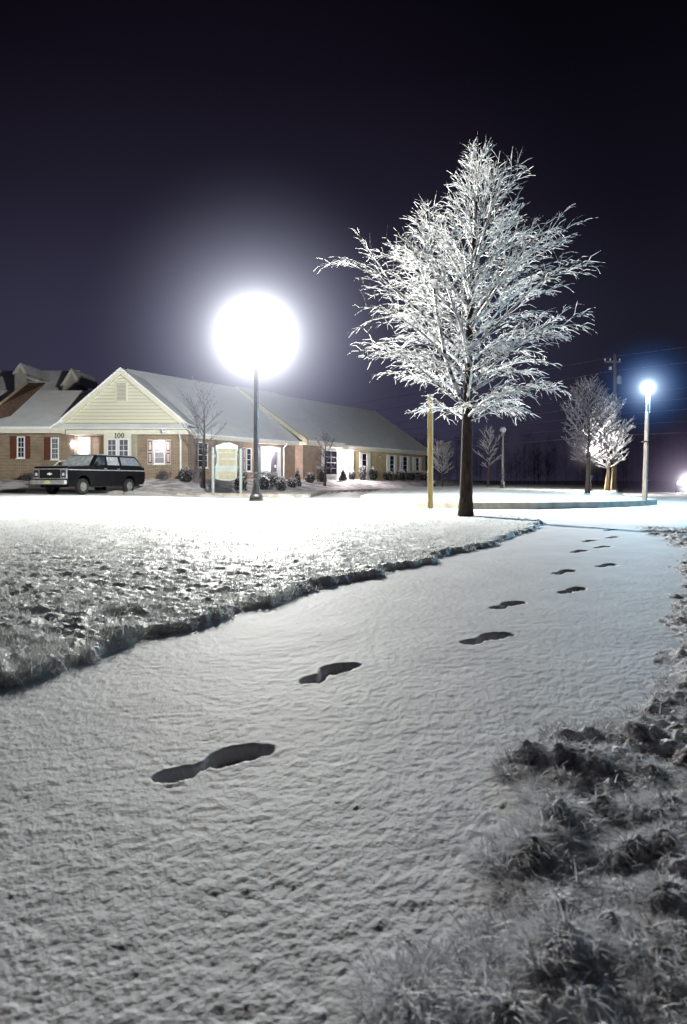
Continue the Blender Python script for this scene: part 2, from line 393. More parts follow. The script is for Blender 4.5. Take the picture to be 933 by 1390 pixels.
# kerbs
def kerb(poly, name, label, w=.16, h=.17, lift=.0, closed=False):
    m = MB(); n = len(poly)
    pts = []
    for i in range(n-1):                                   # refine
        a, b = poly[i], poly[i+1]; k = max(1, int(math.dist(a, b)/.6))
        pts += [(a[0]+(b[0]-a[0])*j/k, a[1]+(b[1]-a[1])*j/k) for j in range(k)]
    pts.append(poly[-1]); ring = []
    for i, p in enumerate(pts):
        a = pts[max(i-1,0)]; b = pts[min(i+1,len(pts)-1)]
        dx, dy = b[0]-a[0], b[1]-a[1]; l = math.hypot(dx, dy); nx, ny = dy/l, -dx/l
        z = float(lotz(np.array(p[0]), np.array(p[1])))
        ring.append([(p[0]+nx*.13, p[1]+ny*.13, z-.1), (p[0]+nx*.11, p[1]+ny*.11, z+h+lift), (p[0]-nx*w, p[1]-ny*w, z+h+lift), (p[0]-nx*w, p[1]-ny*w, z-.1)])
    base = [v for r_ in ring for v in r_]; fs = []
    for i in range(len(ring)-1):
        for k in range(4):
            fs.append((i*4+k, i*4+(k+1)%4, (i+1)*4+(k+1)%4, (i+1)*4+k))
    fs += [(0,1,2,3), tuple(len(base)-4+k for k in (3,2,1,0))]
    m.add(base, fs)
    o = m.build(name, concrete, smooth=False, bevel=.025); tag(o, label, 'kerb'); return o
def catmull(pts, k=6):
    out = []
    for i in range(len(pts)-1):
        p = [Vector((*pts[max(i-1,0)],0)), Vector((*pts[i],0)), Vector((*pts[i+1],0)), Vector((*pts[min(i+2,len(pts)-1)],0))]
        for j in range(k):
            t = j/k
            q = .5*((2*p[1]) + (-p[0]+p[2])*t + (2*p[0]-5*p[1]+4*p[2]-p[3])*t*t + (-p[0]+3*p[1]-3*p[2]+p[3])*t**3)
            out.append((q.x, q.y))
    out.append(pts[-1]); return out
kerb([(.8,27)]+ISLE[0:10], 'kerb', 'curving concrete kerb round the snowy island with the wooden light pole', lift=.015)
kerb([(-45,37.0),(-20,36.6),(-9,35),(-3.6,31.9),(-2.4,31.5),(-1.6,32.3),(-1.4,36),(-1.2,43),(2.2,51),(10,63)], 'kerb', 'dark concrete kerb along the planted bank behind the black truck')

# ------------------------------------------------------------------ grass blades
def blades(name, n, area, cls_want, hmin, hmax, wid, m, lean, seed, label, mind=0, dens=None, flat=.5):
    r = np.random.default_rng(seed)
    x0, x1, y0, y1 = area
    # denser near the camera
    y = y0*(y1/y0)**r.random(n*6); tt = r.uniform(x0, x1, n*6); x = y*tt
    z, c, sl, sv = terrain(x, y)
    k = (c == cls_want)
    e = sl if cls_want == 1 else sv
    cl = fbm(x*9, y*9, seed+2, 2)
    k &= (r.random(len(x)) < np.clip((cl-.3)*3, .12, 1) + .8*np.exp(-(e/.09)**2))
    x, y, z, e = x[k][:n], y[k][:n], z[k][:n], e[k][:n]; n = len(x)
    edge = np.exp(-(e/.10)**2)
    h = r.uniform(hmin, hmax, n)*(.6+.8*fbm(x*4, y*4, seed+5, 2))*(1+.35*edge)*np.clip(.55+.45*np.exp(-(y-2)/6), .55, 1)
    w = wid*(.7+.6*r.random(n))*np.clip(y/3.2, .8, 3.2)
    az = r.uniform(0, 2*np.pi, n); la = np.clip(r.normal(lean, .35, n), .05, 1.5)
    cx, cy = np.cos(az), np.sin(az)
    lx, ly = cx*np.sin(la), cy*np.sin(la); lz = np.cos(la)
    S = 4; V = np.zeros((n, S, 2, 3)); fr = np.zeros((n, S, 2))
    px, py, pz = x.copy(), y.copy(), z - .004
    base_f = r.random(n)
    for s in range(S):
        t = s/(S-1); ww = w*(1-.75*t**1.5)
        bend = la + t*flat
        if s:
            px = px + np.cos(az)*np.sin(bend)*h/(S-1); py = py + np.sin(az)*np.sin(bend)*h/(S-1); pz = pz + np.cos(bend)*h/(S-1)
        pz = np.maximum(pz, z-.004)
        for q, sg in enumerate((-1, 1)):
            V[:, s, q, 0] = px - sg*np.sin(az)*ww/2; V[:, s, q, 1] = py + sg*np.cos(az)*ww/2; V[:, s, q, 2] = pz
            fr[:, s, q] = np.clip(.15 + .6*t + (base_f-.35)*.7, 0, 1)
    I = np.arange(n*S*2).reshape(n, S, 2)
    Fc = np.stack([I[:, :-1, 0], I[:, :-1, 1], I[:, 1:, 1], I[:, 1:, 0]], -1).reshape(-1, 4)
    o = mesh_np(name, V.reshape(-1, 3), Fc, m, True)
    a = o.data.attributes.new('frost', 'FLOAT', 'POINT'); a.data.foreach_set('value', fr.reshape(-1).astype(np.float32))
    tag(o, label, 'grass', kind='stuff'); return o
blades('lawn_grass', 130000, (-.55,.34,1.6,17), 1, .020, .052, .0030, frost_blade, .8, 101, 'frosted short grass blades of the lawn', flat=.7)
blades('verge_grass', 120000, (-.3,.6,.62,9.8), 2, .016, .042, .0030, frost_blade_d, 1.2, 202, 'dark frosted grass tangled along the right verge', flat=.8)

# ------------------------------------------------------------------ trees
def grow_tree(root, height, trunk_r, first, spread, nprim, nsec, nter, seed, lean=(0,0), co=False, twig_r=.0065, mats=None, prof=None, droop=1.0, simple=False, el0=18, main=False):
    """vertices in the tree's own frame, base at the origin"""
    rd = random.Random(seed)
    tk = L(); lb = L(); tw = L()
    bark_m, limb_m, twig_m = mats
    def axis(t):   # trunk centre line
        return Vector((lean[0]*math.sin(t*2.2)*.5 + lean[1]*t, .05*math.sin(t*3+seed), height*t))
    N = 18
    fl = [1.25 if i == 0 else 1.06 if i == 1 else 1 for i in range(N+1)]
    tk.tube([axis(i/N) for i in range(N+1)], [max(.006, trunk_r*fl[i]*(1-i/N)**.85) for i in range(N+1)], 12)
    leaders = [(axis, first, 1.0, 1.0, nprim)]
    if co:
        b0 = axis(.30)
        def ax2(t, b0=b0):
            p = b0 + Vector((-.62*(1-math.exp(-3.2*t)), -.10*t, height*.565*t)); p.x -= .08*t; return p
        lb.tube([ax2(i/14) for i in range(15)], [max(.007, .047*(1-i/14)**.8) for i in range(15)], 8)
        leaders.append((ax2, .22, .40, .55, int(nprim*.33)))
    nt = 0
    for ax, f0, sc_, hs, npr in leaders:
        ga = rd.uniform(0, 6)
        for i in range(npr):
            t = f0 + (1-f0)*((i+rd.random()*.8)/npr)**(1.12 if main else 1.0)
            t = min(t, .992)
            ga += 2.399 + rd.uniform(-.5,.5)
            # crown outline
            q = (t-f0)/(1-f0)
            ln = spread*sc_*prof(q)*rd.uniform(.78, 1.08)
            if main: ln *= 1-(.12 if q < .32 else .03)*math.cos(ga) - (0 if q < .32 else .06*abs(math.cos(ga))); ln *= (.74 if (ax is axis and math.cos(ga) < -.2 and .42 < q < .93) else 1)*rd.uniform(.85,1.1)
            if ln < .12: ln = .12
            el = R(el0) + R(62-el0)*(q**.75 if main else q) + rd.uniform(-.14,.14)
            dr = droop*(1.15-.75*q) if main else droop
            p = ax(t); d = Vector((math.cos(ga)*math.cos(el), math.sin(ga)*math.cos(el), math.sin(el)))
            K = 9; pts = [p.copy()]; dirs = [d.copy()]
            for k in range(K):
                s = (k+1)/K
                d = d + Vector((rd.gauss(0,.045), rd.gauss(0,.045), .11*(1-s) - dr*.20*s*s))
                d.normalize(); p = p + d*ln/K; pts.append(p.copy()); dirs.append(d.copy())
            r0 = max(.008, min(trunk_r*.36, .012*ln+.006))
            lb.tube(pts, [max(twig_r, r0*(1-j/K)**.9) for j in range(K+1)], 5, cap=False)
            ns = max(3, int(nsec*(.35+.65*ln/spread)))
            if main: ns = max(2, int(ns*(1.05-.55*q)))
            for j in range(ns):
                s = .12 + .86*(j+rd.random())/ns
                kk = min(K-1, int(s*K)); f = s*K-kk
                bp = pts[kk].lerp(pts[kk+1], f); bd = dirs[min(kk+1, K)]
                side = bd.cross(Vector((0,0,1))); side.normalize(); side *= (1 if j % 2 else -1)
                l2 = ln*(.50*(1-s)+.16)*rd.uniform(.7,1.2) + .05
                d2 = (bd*rd.uniform(.55,.95) + side*rd.uniform(.4,.9) + Vector((0,0,rd.uniform(-.15,.55)))).normalized()
                K2 = 6; q2 = [bp.copy()]; dd = [d2.copy()]; pp = bp.copy()
                for k in range(K2):
                    s2 = (k+1)/K2
                    d2 = d2 + Vector((rd.gauss(0,.07), rd.gauss(0,.07), .05 - dr*.20*s2)); d2.normalize()
                    pp = pp + d2*l2/K2; q2.append(pp.copy()); dd.append(d2.copy())
                if main:
                    rr = [twig_r*1.2*(1-.4*k/K2) for k in range(K2+1)]; a_ = rd.uniform(0, math.pi)
                    tw.strip(q2, rr, Vector((math.cos(a_), math.sin(a_), rd.uniform(-.6,.6)))); tw.strip(q2, rr, Vector((-math.sin(a_), math.cos(a_), rd.uniform(-.6,.6))))
                else: tw.tube(q2, [twig_r*1.25*(1-.45*k/K2) for k in range(K2+1)], 3, cap=False)
                if simple: continue
                n3 = max(1, int(nter*(.4+l2)*(1-.45*q if main else 1)))
                for k in range(n3):
                    s3 = .15+.85*(k+rd.random())/n3
                    k3 = min(K2-1, int(s3*K2)); b3 = q2[k3].lerp(q2[k3+1], s3*K2-k3); d3 = dd[k3+1]
                    sd = Vector((rd.gauss(0,.8), rd.gauss(0,.8), rd.gauss(.1,.5)))
                    d3 = (d3*rd.uniform(.5,1.0) + sd*.42).normalized(); l3 = rd.uniform(.10,.36)*(1.15-.4*s3)
                    if droop < 0: l3 *= .7
                    m1 = b3 + d3*l3*.5; d3.z -= .28*dr + rd.random()*.3*dr; d3.normalize(); m2 = m1 + d3*l3*.5
                    if main:
                        a_ = rd.uniform(0, math.pi); tw.strip([b3, m1, m2], [twig_r, twig_r, twig_r*.6], Vector((math.cos(a_), math.sin(a_), rd.uniform(-.6,.6))))
                    else: tw.tube([b3, m1, m2], [twig_r, twig_r*.95, twig_r*.6], 3, cap=False)
                    nt += 1
    tk.build('trunk', bark_m, root, smooth=True)
    lb.build('branches', limb_m, root, smooth=True)
    tw.build('twigs', twig_m, root, smooth=not main)
    return nt

TZ = 11.95; tx, tz = at(632, TZ), H(at(632, TZ), TZ)
tree = thing('tree', 'tall frosted bare tree with drooping icy twigs at the lawn edge', 'tree', (tx, TZ, tz-.03))
def crown(q):      # relative branch length against relative height
    pts = [(0,.60),(.10,.76),(.22,.92),(.40,1.0),(.52,.86),(.66,.62),(.78,.41),(.90,.25),(1,.10)]
    for (a, b), (c, d) in zip(pts, pts[1:]):
        if q <= c: return b + (d-b)*(q-a)/(c-a)
    return .1
HT = (HY-186)/F*TZ + CH - tz
grow_tree(tree, HT*.945, .115, .265, 2.5, 60, 19, 11, 12, el0=5, main=True, droop=1.2, lean=(-.20,.33), co=True, mats=(bark, frost_limb, frost_twig), prof=crown, twig_r=.0050)

# distant trees
def far_tree(px, Z, ptop, pbase, label, seed, spread=.38, dark=False, nprim=34, group=None, first=.25, up_=.4, simple=False, tr=.012):
    z = H(at(px, Z), Z); h = up(ptop, Z) - z
    t = thing('tree', label, 'tree', (at(px, Z), Z, z-.03), group=group)
    grow_tree(t, h, .018*h+.03, first, h*spread, nprim, 10, 5, seed, lean=(.1,0), mats=(bark, leaf_twig if dark else frost_far, leaf_twig if dark else frost_far),
              prof=lambda q: math.sin(math.pi*min(1, .18+.75*q))**.7, twig_r=tr, droop=up_, simple=simple)
    return t
far_tree(798, 33, 533, 667, 'bare hazy tree on the island with the small bright lamp against its trunk', 21, .36, nprim=44, first=.28, tr=.012, dark=True)
far_tree(825, 41, 552, 663, 'brightly lit frosty round tree on the island beside the small lamp', 22, .37, nprim=46, first=.24, tr=.018)
far_tree(663, 52, 585, 658, 'thin pale bare sapling beyond the island left of the unlit lamp post', 23, .34, nprim=16, first=.3, simple=True, tr=.018)
far_tree(600, 58, 607, 657, 'small frosty twiggy tree just past the end of the office wing', 24, .42, nprim=26, first=.3, tr=.02, up_=-.2)
far_tree(276, 38.5, 535, 657, 'dark bare ornamental tree in front of the gable corner behind the sign', 25, .40, dark=True, nprim=13, first=.28, simple=True, tr=.013, up_=.15)
far_tree(441, 49, 590, 656, 'small bare tree against the dark brick beside the bright entrance', 26, .33, dark=True, nprim=12, first=.3, simple=True, tr=.014, up_=-.1)

# woods far behind
w = MB(); rd = random.Random(5)
for i in range(230):
    Y = rd.uniform(92, 150); X = rd.uniform(-.15, .95)*Y
    h = rd.uniform(4.5, 8.6)*(Y/110); zb = -.3
    w.tube([(X,Y,zb),(X+rd.uniform(-.4,.4),Y,zb+h)], [.13,.02], 3, cap=False)
    for k in range(46):
        t = rd.uniform(.15,1); a = rd.uniform(0,6.28); l = h*.30*(1.15-t)*rd.uniform(.5,1.2)+.3
        p = Vector((X, Y, zb+h*t)); q = p + Vector((math.cos(a)*l, math.sin(a)*l, l*rd.uniform(.4,1.1)))
        w.tube([p, p.lerp(q,.5)+Vector((0,0,.1)), q], [.04,.03,.015], 3, cap=False)
        for j in range(2):
            s = p.lerp(q, rd.uniform(.3,.9)); w.tube([s, s+Vector((rd.uniform(-.6,.6), rd.uniform(-.6,.6), rd.uniform(.1,.8)))], [.022,.012], 3, cap=False)
wood_m = noisy('woods_hazed', (.05,.04,.055), (.12,.10,.14), .3, .9)  # hazy distance painted as purple tint and transparency
nt_ = wood_m.node_tree; t_ = nt_.nodes.new('ShaderNodeBsdfTransparent'); x_ = nt_.nodes.new('ShaderNodeMixShader'); x_.inputs[0].default_value = .16
nt_.links.new(t_.outputs[0], x_.inputs[1]); nt_.links.new(nt_.nodes['Principled BSDF'].outputs[0], x_.inputs[2]); nt_.links.new(x_.outputs[0], nt_.nodes['Material Output'].inputs[0])
tag(w.build('woods', wood_m), 'dim bare woods beyond the road', 'woods', kind='stuff')

# ------------------------------------------------------------------ office building
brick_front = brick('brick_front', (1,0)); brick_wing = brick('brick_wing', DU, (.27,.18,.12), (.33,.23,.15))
brick_ret_lit = brick('brick_return_lit', NO, (.42,.27,.19), (.50,.34,.25), (.52,.46,.4)); brick_end_lit = brick('brick_end_lit', DU, (.44,.36,.18), (.50,.42,.24), (.5,.45,.32))  # lit tone of the return and end wall put into their brick colours
brick_pink_lit = brick('brick_recess_lit', (1,0), (.40,.29,.22), (.46,.34,.27), (.5,.45,.4))  # pink lamplight on the recess mixed into its brick colour
B = thing('office_building', 'long brick office building with snowy roofs and a cream gable numbered 100', 'building', (-9.9, 41.8, .5))
TF = lambda v: (v[0], v[1], v[2])
def TW(v): return (P0[0]+DU[0]*v[0]-NO[0]*v[1], P0[1]+DU[1]*v[0]-NO[1]*v[1], v[2])     # wing frame: u along, v inward, w up
def s_at(px):
    r = (px-CX)/F; return (9.9 + r*41.8)/(.531 - r*.847)
def zw(py, s): return up(py, P0[1]+DU[1]*s)

# walls
ZB = .3
w = MB(); w.box(-30, at(81,40), 40.3, 44, ZB, 3.62); w.build('wall', brick_front, B)
w = MB(); w.box(at(81,42.2)-.25, at(143,42.2)+.2, 42.2, 45, ZB, 3.62); w.build('wall', brick_pink_lit, B, label='recessed brick wall lit pink by the entrance lamp')
w = MB(); w.box(at(186,41.3), at(256,41.3)-.02, 41.3, 47, ZB, 3.62); w.build('wall', brick_front, B)
sA, sB, sC, sE = s_at(393), s_at(405), s_at(455), s_at(575)
w = MB(); w.box(-.2, sB, .25, 1.2, ZB, 3.45, TW); w.build('wall', brick_wing, B)
w = MB(); w.box(sB, sC, -.45, 1.0, ZB, 3.45, TW); w.build('wall', brick_wing, B)
w = MB(); w.box(sB-.06, sB-.004, -.46, .26, ZB, 3.44, TW); w.build('wall', brick_ret_lit, B, label='lit brick return at the step in the wing')
w = MB(); w.box(sC, sE, -.2, 10.5, ZB, 3.35, TW); w.build('wall', brick_end_lit, B, label='yellowish lit brick wall of the far wing end')
# eaves / fascia
e = MB(); e.box(-30, at(81,40)+.1, 39.85, 40.5, 3.34, 3.66); e.build('fascia', trim_white, B)
e = MB(); e.box(at(80,40.8), at(256,40.8)+.1, 40.9, 42.4, 3.34, 3.64); e.build('fascia', trim_white, B)
for (a, b, v, zz) in ((-.1, sB+.05, -.15, 0), (sB-.1, sC+.05, -.85, .05), (sC, sE+.35, -.6, -.08)):
    e = MB(); e.box(a, b, v, v+.7, 3.22+zz, 3.5+zz, TW); e.build('fascia', trim_white, B)
# roofs: left wing
rf = MB(); rf.slab([(-30,39.75,3.70),(at(68,39.75),39.75,3.70),(at(142,45.3),45.3,6.47),(-30,45.3,6.47)], .12); rf.slab([(-30,45.3,6.47),(-13.4,45.3,6.47),(-13.4,51,3.6),(-30,51,3.6)], .12)
rf.build('roof', roof_snow, B)
# gable block
gx0, gx1, gxp = at(80,41), at(252,41), at(165,41); gz0, gzp = up(575,41), up(501,41)
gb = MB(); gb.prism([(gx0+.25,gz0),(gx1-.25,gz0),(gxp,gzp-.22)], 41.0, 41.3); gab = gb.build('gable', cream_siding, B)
vt = MB(); vt.box(at(156.5,40.9), at(173,40.9), 40.93, 41.02, up(545.5,40.9), up(518.5,40.9))
fr_ = vt.build('vent', trim_white, gab)
vl = MB()
for k in range(13):
    z = up(543,40.9)+k*(up(521,40.9)-up(543,40.9))/12
    vl.box(at(158.5,40.9), at(171,40.9), 40.90, 40.93, z-.02, z+.028)
vl.build('vent_slats', noisy('vent_grey', (.30,.29,.24), (.36,.35,.28), 5), gab)
rk = MB()
for xa, sg in ((gx0-.1, 1), (gx1+.1, -1)):
    q = [(xa, gz0-.02), (gxp, gzp+.06), (gxp, gzp-.33), (xa+sg*.42, gz0-.02)]
    rk.prism(q if sg > 0 else q[::-1], 40.82, 41.02)
rk.build('rake_trim', trim_white, gab)
rf = MB()
rf.slab([(gx0-.15,40.78,gz0+.02),(gxp,40.78,gzp+.08),(gxp,52,gzp+.08),(gx0-.15,52,gz0+.02)], .09)
rf.slab([(gxp,40.78,gzp+.08),(gx1+.15,40.78,gz0+.02),(gx1+.15,52,gz0+.02),(gxp,52,gzp+.08)], .09)
rf.build('roof', roof_snow, B)
rf = MB(); rf.slab([(gx0-.15,40.55,3.68),(gx1+.2,40.55,3.68),(gx1+.2,41.0,gz0-.02),(gx0-.15,41.0,gz0-.02)], .05)
rf.build('pent_roof', roof_snow, B)
# wing roofs
for (a, b, v, zo, nm) in ((-1.5, sB+.02, -.25, 0, 1), (sB-.12, sC+.1, -.95, .10, 2), (sC+.1, sE+.4, -.7, -.02, 3)):
    rz = 7.98+zo; ez = 3.52+zo; 
    rf = MB(); ra = 1.25 if nm == 1 else a
    rf.slab([TW((a,v,ez)), TW((b,v,ez)), TW((b,5.9,rz)), TW((ra,5.9,rz))], .10)
    rf.slab([TW((ra,5.9,rz)), TW((b,5.9,rz)), TW((b,12.2,ez)), TW((ra,12.2,ez))], .10)
    rf.build('roof', roof_snow, B)
    if nm == 2:
        rk = MB(); rk.slab([TW((a-.12,v-.02,ez+.03)), TW((a+.10,v-.02,ez+.03)), TW((a+.10,5.9,rz+.03)), TW((a-.12,5.9,rz+.03))], .34); rk.build('rake_trim', noisy('yellow_trim', (.50,.46,.28), (.58,.54,.34), 3, .6), B)
    if nm == 3:
        gw = MB(); gw.add([TW((b-.4,-.2,3.3)), TW((b-.4,10.5,3.3)), TW((b-.4,5.9,rz-.3))], [(0,1,2)]); gw.build('gable', cream_siding, B)
        rk = MB(); rk.slab([TW((b-.02,v,ez+.02)), TW((b+.05,v,ez+.02)), TW((b+.05,5.9,rz+.02)), TW((b-.02,5.9,rz+.02))], .28); rk.build('rake_trim', trim_white, B)
# cross wing on the far left with a dark unsnowed slope
rf = MB()
rf.slab([(-26,33.5,8.3),(-19.6,33.5,3.9),(-18.9,39.9,3.95),(-17.75,46.3,6.85),(-18.9,46.3,8.0),(-26,46.3,8.3)], .12)
rf = MB(); 
A_ = lambda px, py, Z: (at(px, Z), Z, up(py, Z))
rf.slab([A_(0,567,40.2), A_(15,563,41.2), A_(62,519.5,45.1), A_(38,519.5,45.0), A_(0,549,40.6), (-27,40.0,8.0), (-27,40.0,4.5)], .06)
rf.build('roof', shingle, B, label='dark brown slope without snow on the cross wing')
rf = MB(); rf.tube([A_(-20,561,40.2), A_(0,548.5,40.5), A_(38,519,45.0)], .09, 4); rf.build('rake_trim', noisy('tan_trim', (.26,.18,.13),(.34,.25,.18),4), B)

# the number
n100 = MB()
def digit0(cx, cz, w, h, y):
    N = 20; vs = []
    for k in range(N):
        t = 2*math.pi*k/N; vs += [(cx+w*math.cos(t), y, cz+h*math.sin(t)), (cx+w*.42*math.cos(t), y, cz+h*.80*math.sin(t))]
    n100.add(vs, [(2*k, (2*k+2) % (2*N), (2*k+3) % (2*N), 2*k+1) for k in range(N)])
yd = 40.83; cz = up(591.2, yd); hh = .155; u_ = 1.0
x1 = at(157.2, yd); x2 = at(161.6, yd); x3 = at(166.6, yd)
digit0(x2, cz, .098, hh, yd); digit0(x3, cz, .098, hh, yd)
n100.box(x1-.026, x1+.026, yd, yd+.006, cz-hh, cz+hh); n100.box(x1-.075, x1+.075, yd-.001, yd+.005, cz-hh, cz-hh+.03); n100.add([(x1-.075,yd,cz+hh-.05),(x1,yd,cz+hh-.02),(x1,yd,cz+hh),(x1-.075,yd,cz+hh-.03)], [(0,1,2,3)])
n100.build('house_number', black_digit, B, label='black numerals 100')

def window(T, u0, u1, z0, z1, v, pane=glass_dark, sh=None, cols=2, rows_=2, trim=.07, label=None, frame=white_paint):
    f = MB()
    f.box(u0, u1, v-.05, v-.001, z0, z0+trim, T); f.box(u0, u1, v-.05, v-.001, z1-trim, z1, T)
    f.box(u0, u0+trim, v-.05, v-.001, z0+trim, z1-trim, T); f.box(u1-trim, u1, v-.05, v-.001, z0+trim, z1-trim, T)
    zm = (z0+z1)/2; f.box(u0+trim, u1-trim, v-.042, v-.012, zm-.02, zm+.02, T)
    f.box(u0-.04, u1+.04, v-.10, v-.052, z0-.05, z0, T)
    for c in range(1, cols):
        u = u0+trim+(u1-u0-2*trim)*c/cols; f.box(u-.011, u+.011, v-.03, v-.012, z0+trim, z1-trim, T)
    for z in (z0+(z1-z0)*.28, z0+(z1-z0)*.73): f.box(u0+trim, u1-trim, v-.031, v-.012, z-.011, z+.011, T)
    o = f.build('window', frame, B, label=label)
    p = MB(); p.box(u0+trim, u1-trim, v-.010, v+.0, z0+trim, z1-trim, T); p.build('pane', pane, o)
    for a, b, m in (sh or []):
        s = MB(); s.box(a, b, v-.045, v-.002, z0-.03, z1+.03, T)
        if m is shutter_pale:
            h_ = (z1-z0); k = (b-a)
            for za, zb_ in ((z0+.05, z0+h_*.47), (z0+h_*.53, z1-.05)):
                s.box(a+k*.14, b-k*.14, v-.052, v-.047, za, zb_, T, 1); s.box(a+k*.26, b-k*.26, v-.058, v-.053, za+.07, zb_-.07, T, 0)
            s.build('shutter', [m, shutter_line], o)
        else:
            for q in range(14):
                z = z0+.04+(z1-z0-.08)*q/13; s.box(a+.05, b-.05, v-.056, v-.047, z-.012, z+.02, T)
            s.build('shutter', [m], o)
    return o
ZL = 40.3
window(TF, at(23.5,ZL), at(34.5,ZL), up(622,ZL), up(592.5,ZL), ZL, sh=[(at(14.5,ZL),at(22.5,ZL),shutter_brown),(at(35,ZL),at(41.5,ZL),shutter_brown)])
window(TF, at(69.5,ZL), at(80.5,ZL), up(624,ZL), up(594,ZL), ZL, sh=[(at(60.5,ZL),at(68.5,ZL),shutter_brown)], cols=3)
# recessed door, lit from inside
ZR = 42.2
door_glow = emis('lit_doorway', (1,.97,.95), 2.2)
d = MB(); x0, x1 = at(106.5,ZR), at(123.5,ZR); z0, z1 = .75, up(592.5,ZR)
d.box(x0, x0+.1, ZR-.06, ZR-.001, z0, z1); d.box(x1-.1, x1, ZR-.06, ZR-.001, z0, z1); d.box(x0+.1, x1-.1, ZR-.06, ZR-.001, z1-.1, z1)
dr = d.build('door', white_paint, B, label='bright glazed entrance door')
d = MB(); d.box(x0+.1, x1-.1, ZR-.03, ZR-.004, z0, z1-.1); d.build('pane', door_glow, dr)
d = MB(); d.box(x1-.22, x1-.18, ZR-.1, ZR-.04, z0+.95, z0+1.15); d.build('handle', black_metal, dr)
# white panel with the paired windows
pn = MB(); pn.box(at(141.5,40.9), at(183,40.9), 40.86, 41.5, ZB, 3.345); pn.build('window_surround', trim_white, B)
for a, b in ((145.5,159), (161,175.5)):
    window(TF, at(a,40.86), at(b,40.86), up(628,40.86), up(595.5,40.86), 40.86, pane=curtain, cols=2)
pn = MB(); pn.box(at(180,41.0), at(184.5,41.0), 40.8, 41.3, ZB, 3.343); pn.build('pilaster', noisy('grey_pilaster', (.30,.29,.22), (.36,.35,.28), 4), B)
window(TF, at(209,41.3), at(224.5,41.3), up(630,41.3), up(597,41.3), 41.3, sh=[(at(200.5,41.3),at(207.8,41.3),shutter_pale),(at(225.5,41.3),at(232.5,41.3),shutter_pale)], cols=1,
       pane=noisy('bright_pane', (.16,.16,.2),(.3,.29,.3), .9, .3))
# downspouts
for (T, u, v) in ((TF, at(245.5,41.2), 41.18), (TW, s_at(387.5), .14)):
    z_t = 3.3; p = MB()
    p.tube([T((u,v-.32,z_t+.02)), T((u,v-.2,z_t-.10)), T((u,v,z_t-.28)), T((u,v,.55)), T((u+.0,v-.25,.42))], .055, 6)
    p.build('downspout', white_paint, B)
# wing openings
def wing_win(x0, x1, y0, y1, v, **k):
    a, b = s_at(x0), s_at(x1); s = (a+b)/2
    sh = [(s_at(p), s_at(q), m) for p, q, m in k.pop('sh', [])]
    return window(TW, a, b, zw(y1, s), zw(y0, s), v, sh=sh, **k)
wing_win(272, 286, 600, 635, .25)
wing_win(338, 345, 608, 640, .25, sh=[(333,337,shutter_pale),(351,356.5,shutter_pale)], cols=1)
# white porch panel, door and lamp of section A
a, b = s_at(357), s_at(383.5); m_ = MB(); m_.box(a, b, .12, .26, .5, zw(606.5, (a+b)/2), TW); m_.build('porch_panel', white_paint, B)
a, b = s_at(369.5), s_at(376.5); m_ = MB(); m_.box(a, b, .07, .118, .6, zw(613, a), TW); dr = m_.build('door', noisy('grey_door',(.10,.09,.12),(.13,.12,.15),4), B)
m_ = MB(); m_.box(b-.18, b-.14, .0, .07, 1.55, 1.75, TW); m_.build('handle', white_paint, dr)
# section B
a, b = s_at(430), s_at(455); m_ = MB(); m_.box(a, b, -.50, -.452, .5, zw(607, (a+b)/2), TW); m_.build('porch_panel', white_paint, B)
wing_win(433.5, 450.5, 611.5, 645, -.50, cols=2, pane=glass_dark)
a, b = s_at(455.2), s_at(475); m_ = MB(); m_.box(a, b, -.36, -.21, .5, zw(611, (a+b)/2), TW); m_.build('porch_panel', white_paint, B, label='white porch panel blown out by its lamp')
a, b = s_at(464), s_at(470.5); m_ = MB(); m_.box(a, b, -.42, -.362, .6, zw(618, a), TW); dr = m_.build('door', noisy('porch_door',(.55,.53,.52),(.62,.6,.58),4), B)
m_ = MB(); m_.box(b-.3, b-.22, -.47, -.422, 1.55, 1.75, TW); m_.build('handle', black_metal, dr)
wing_win(488.3, 495.4, 615, 651, -.2, sh=[(485.2,488.2,white_paint),(495.6,499.8,white_paint)], cols=1)
for (p, q, y0, y1) in ((526,532.5,618,643.5), (544,550.5,619.5,644), (561.5,566.5,621,645)):
    wing_win(p, q, y0, y1, -.2, sh=[(p-3.6,p-.3,white_paint),(q+.3,q+3.3,white_paint)], cols=1)

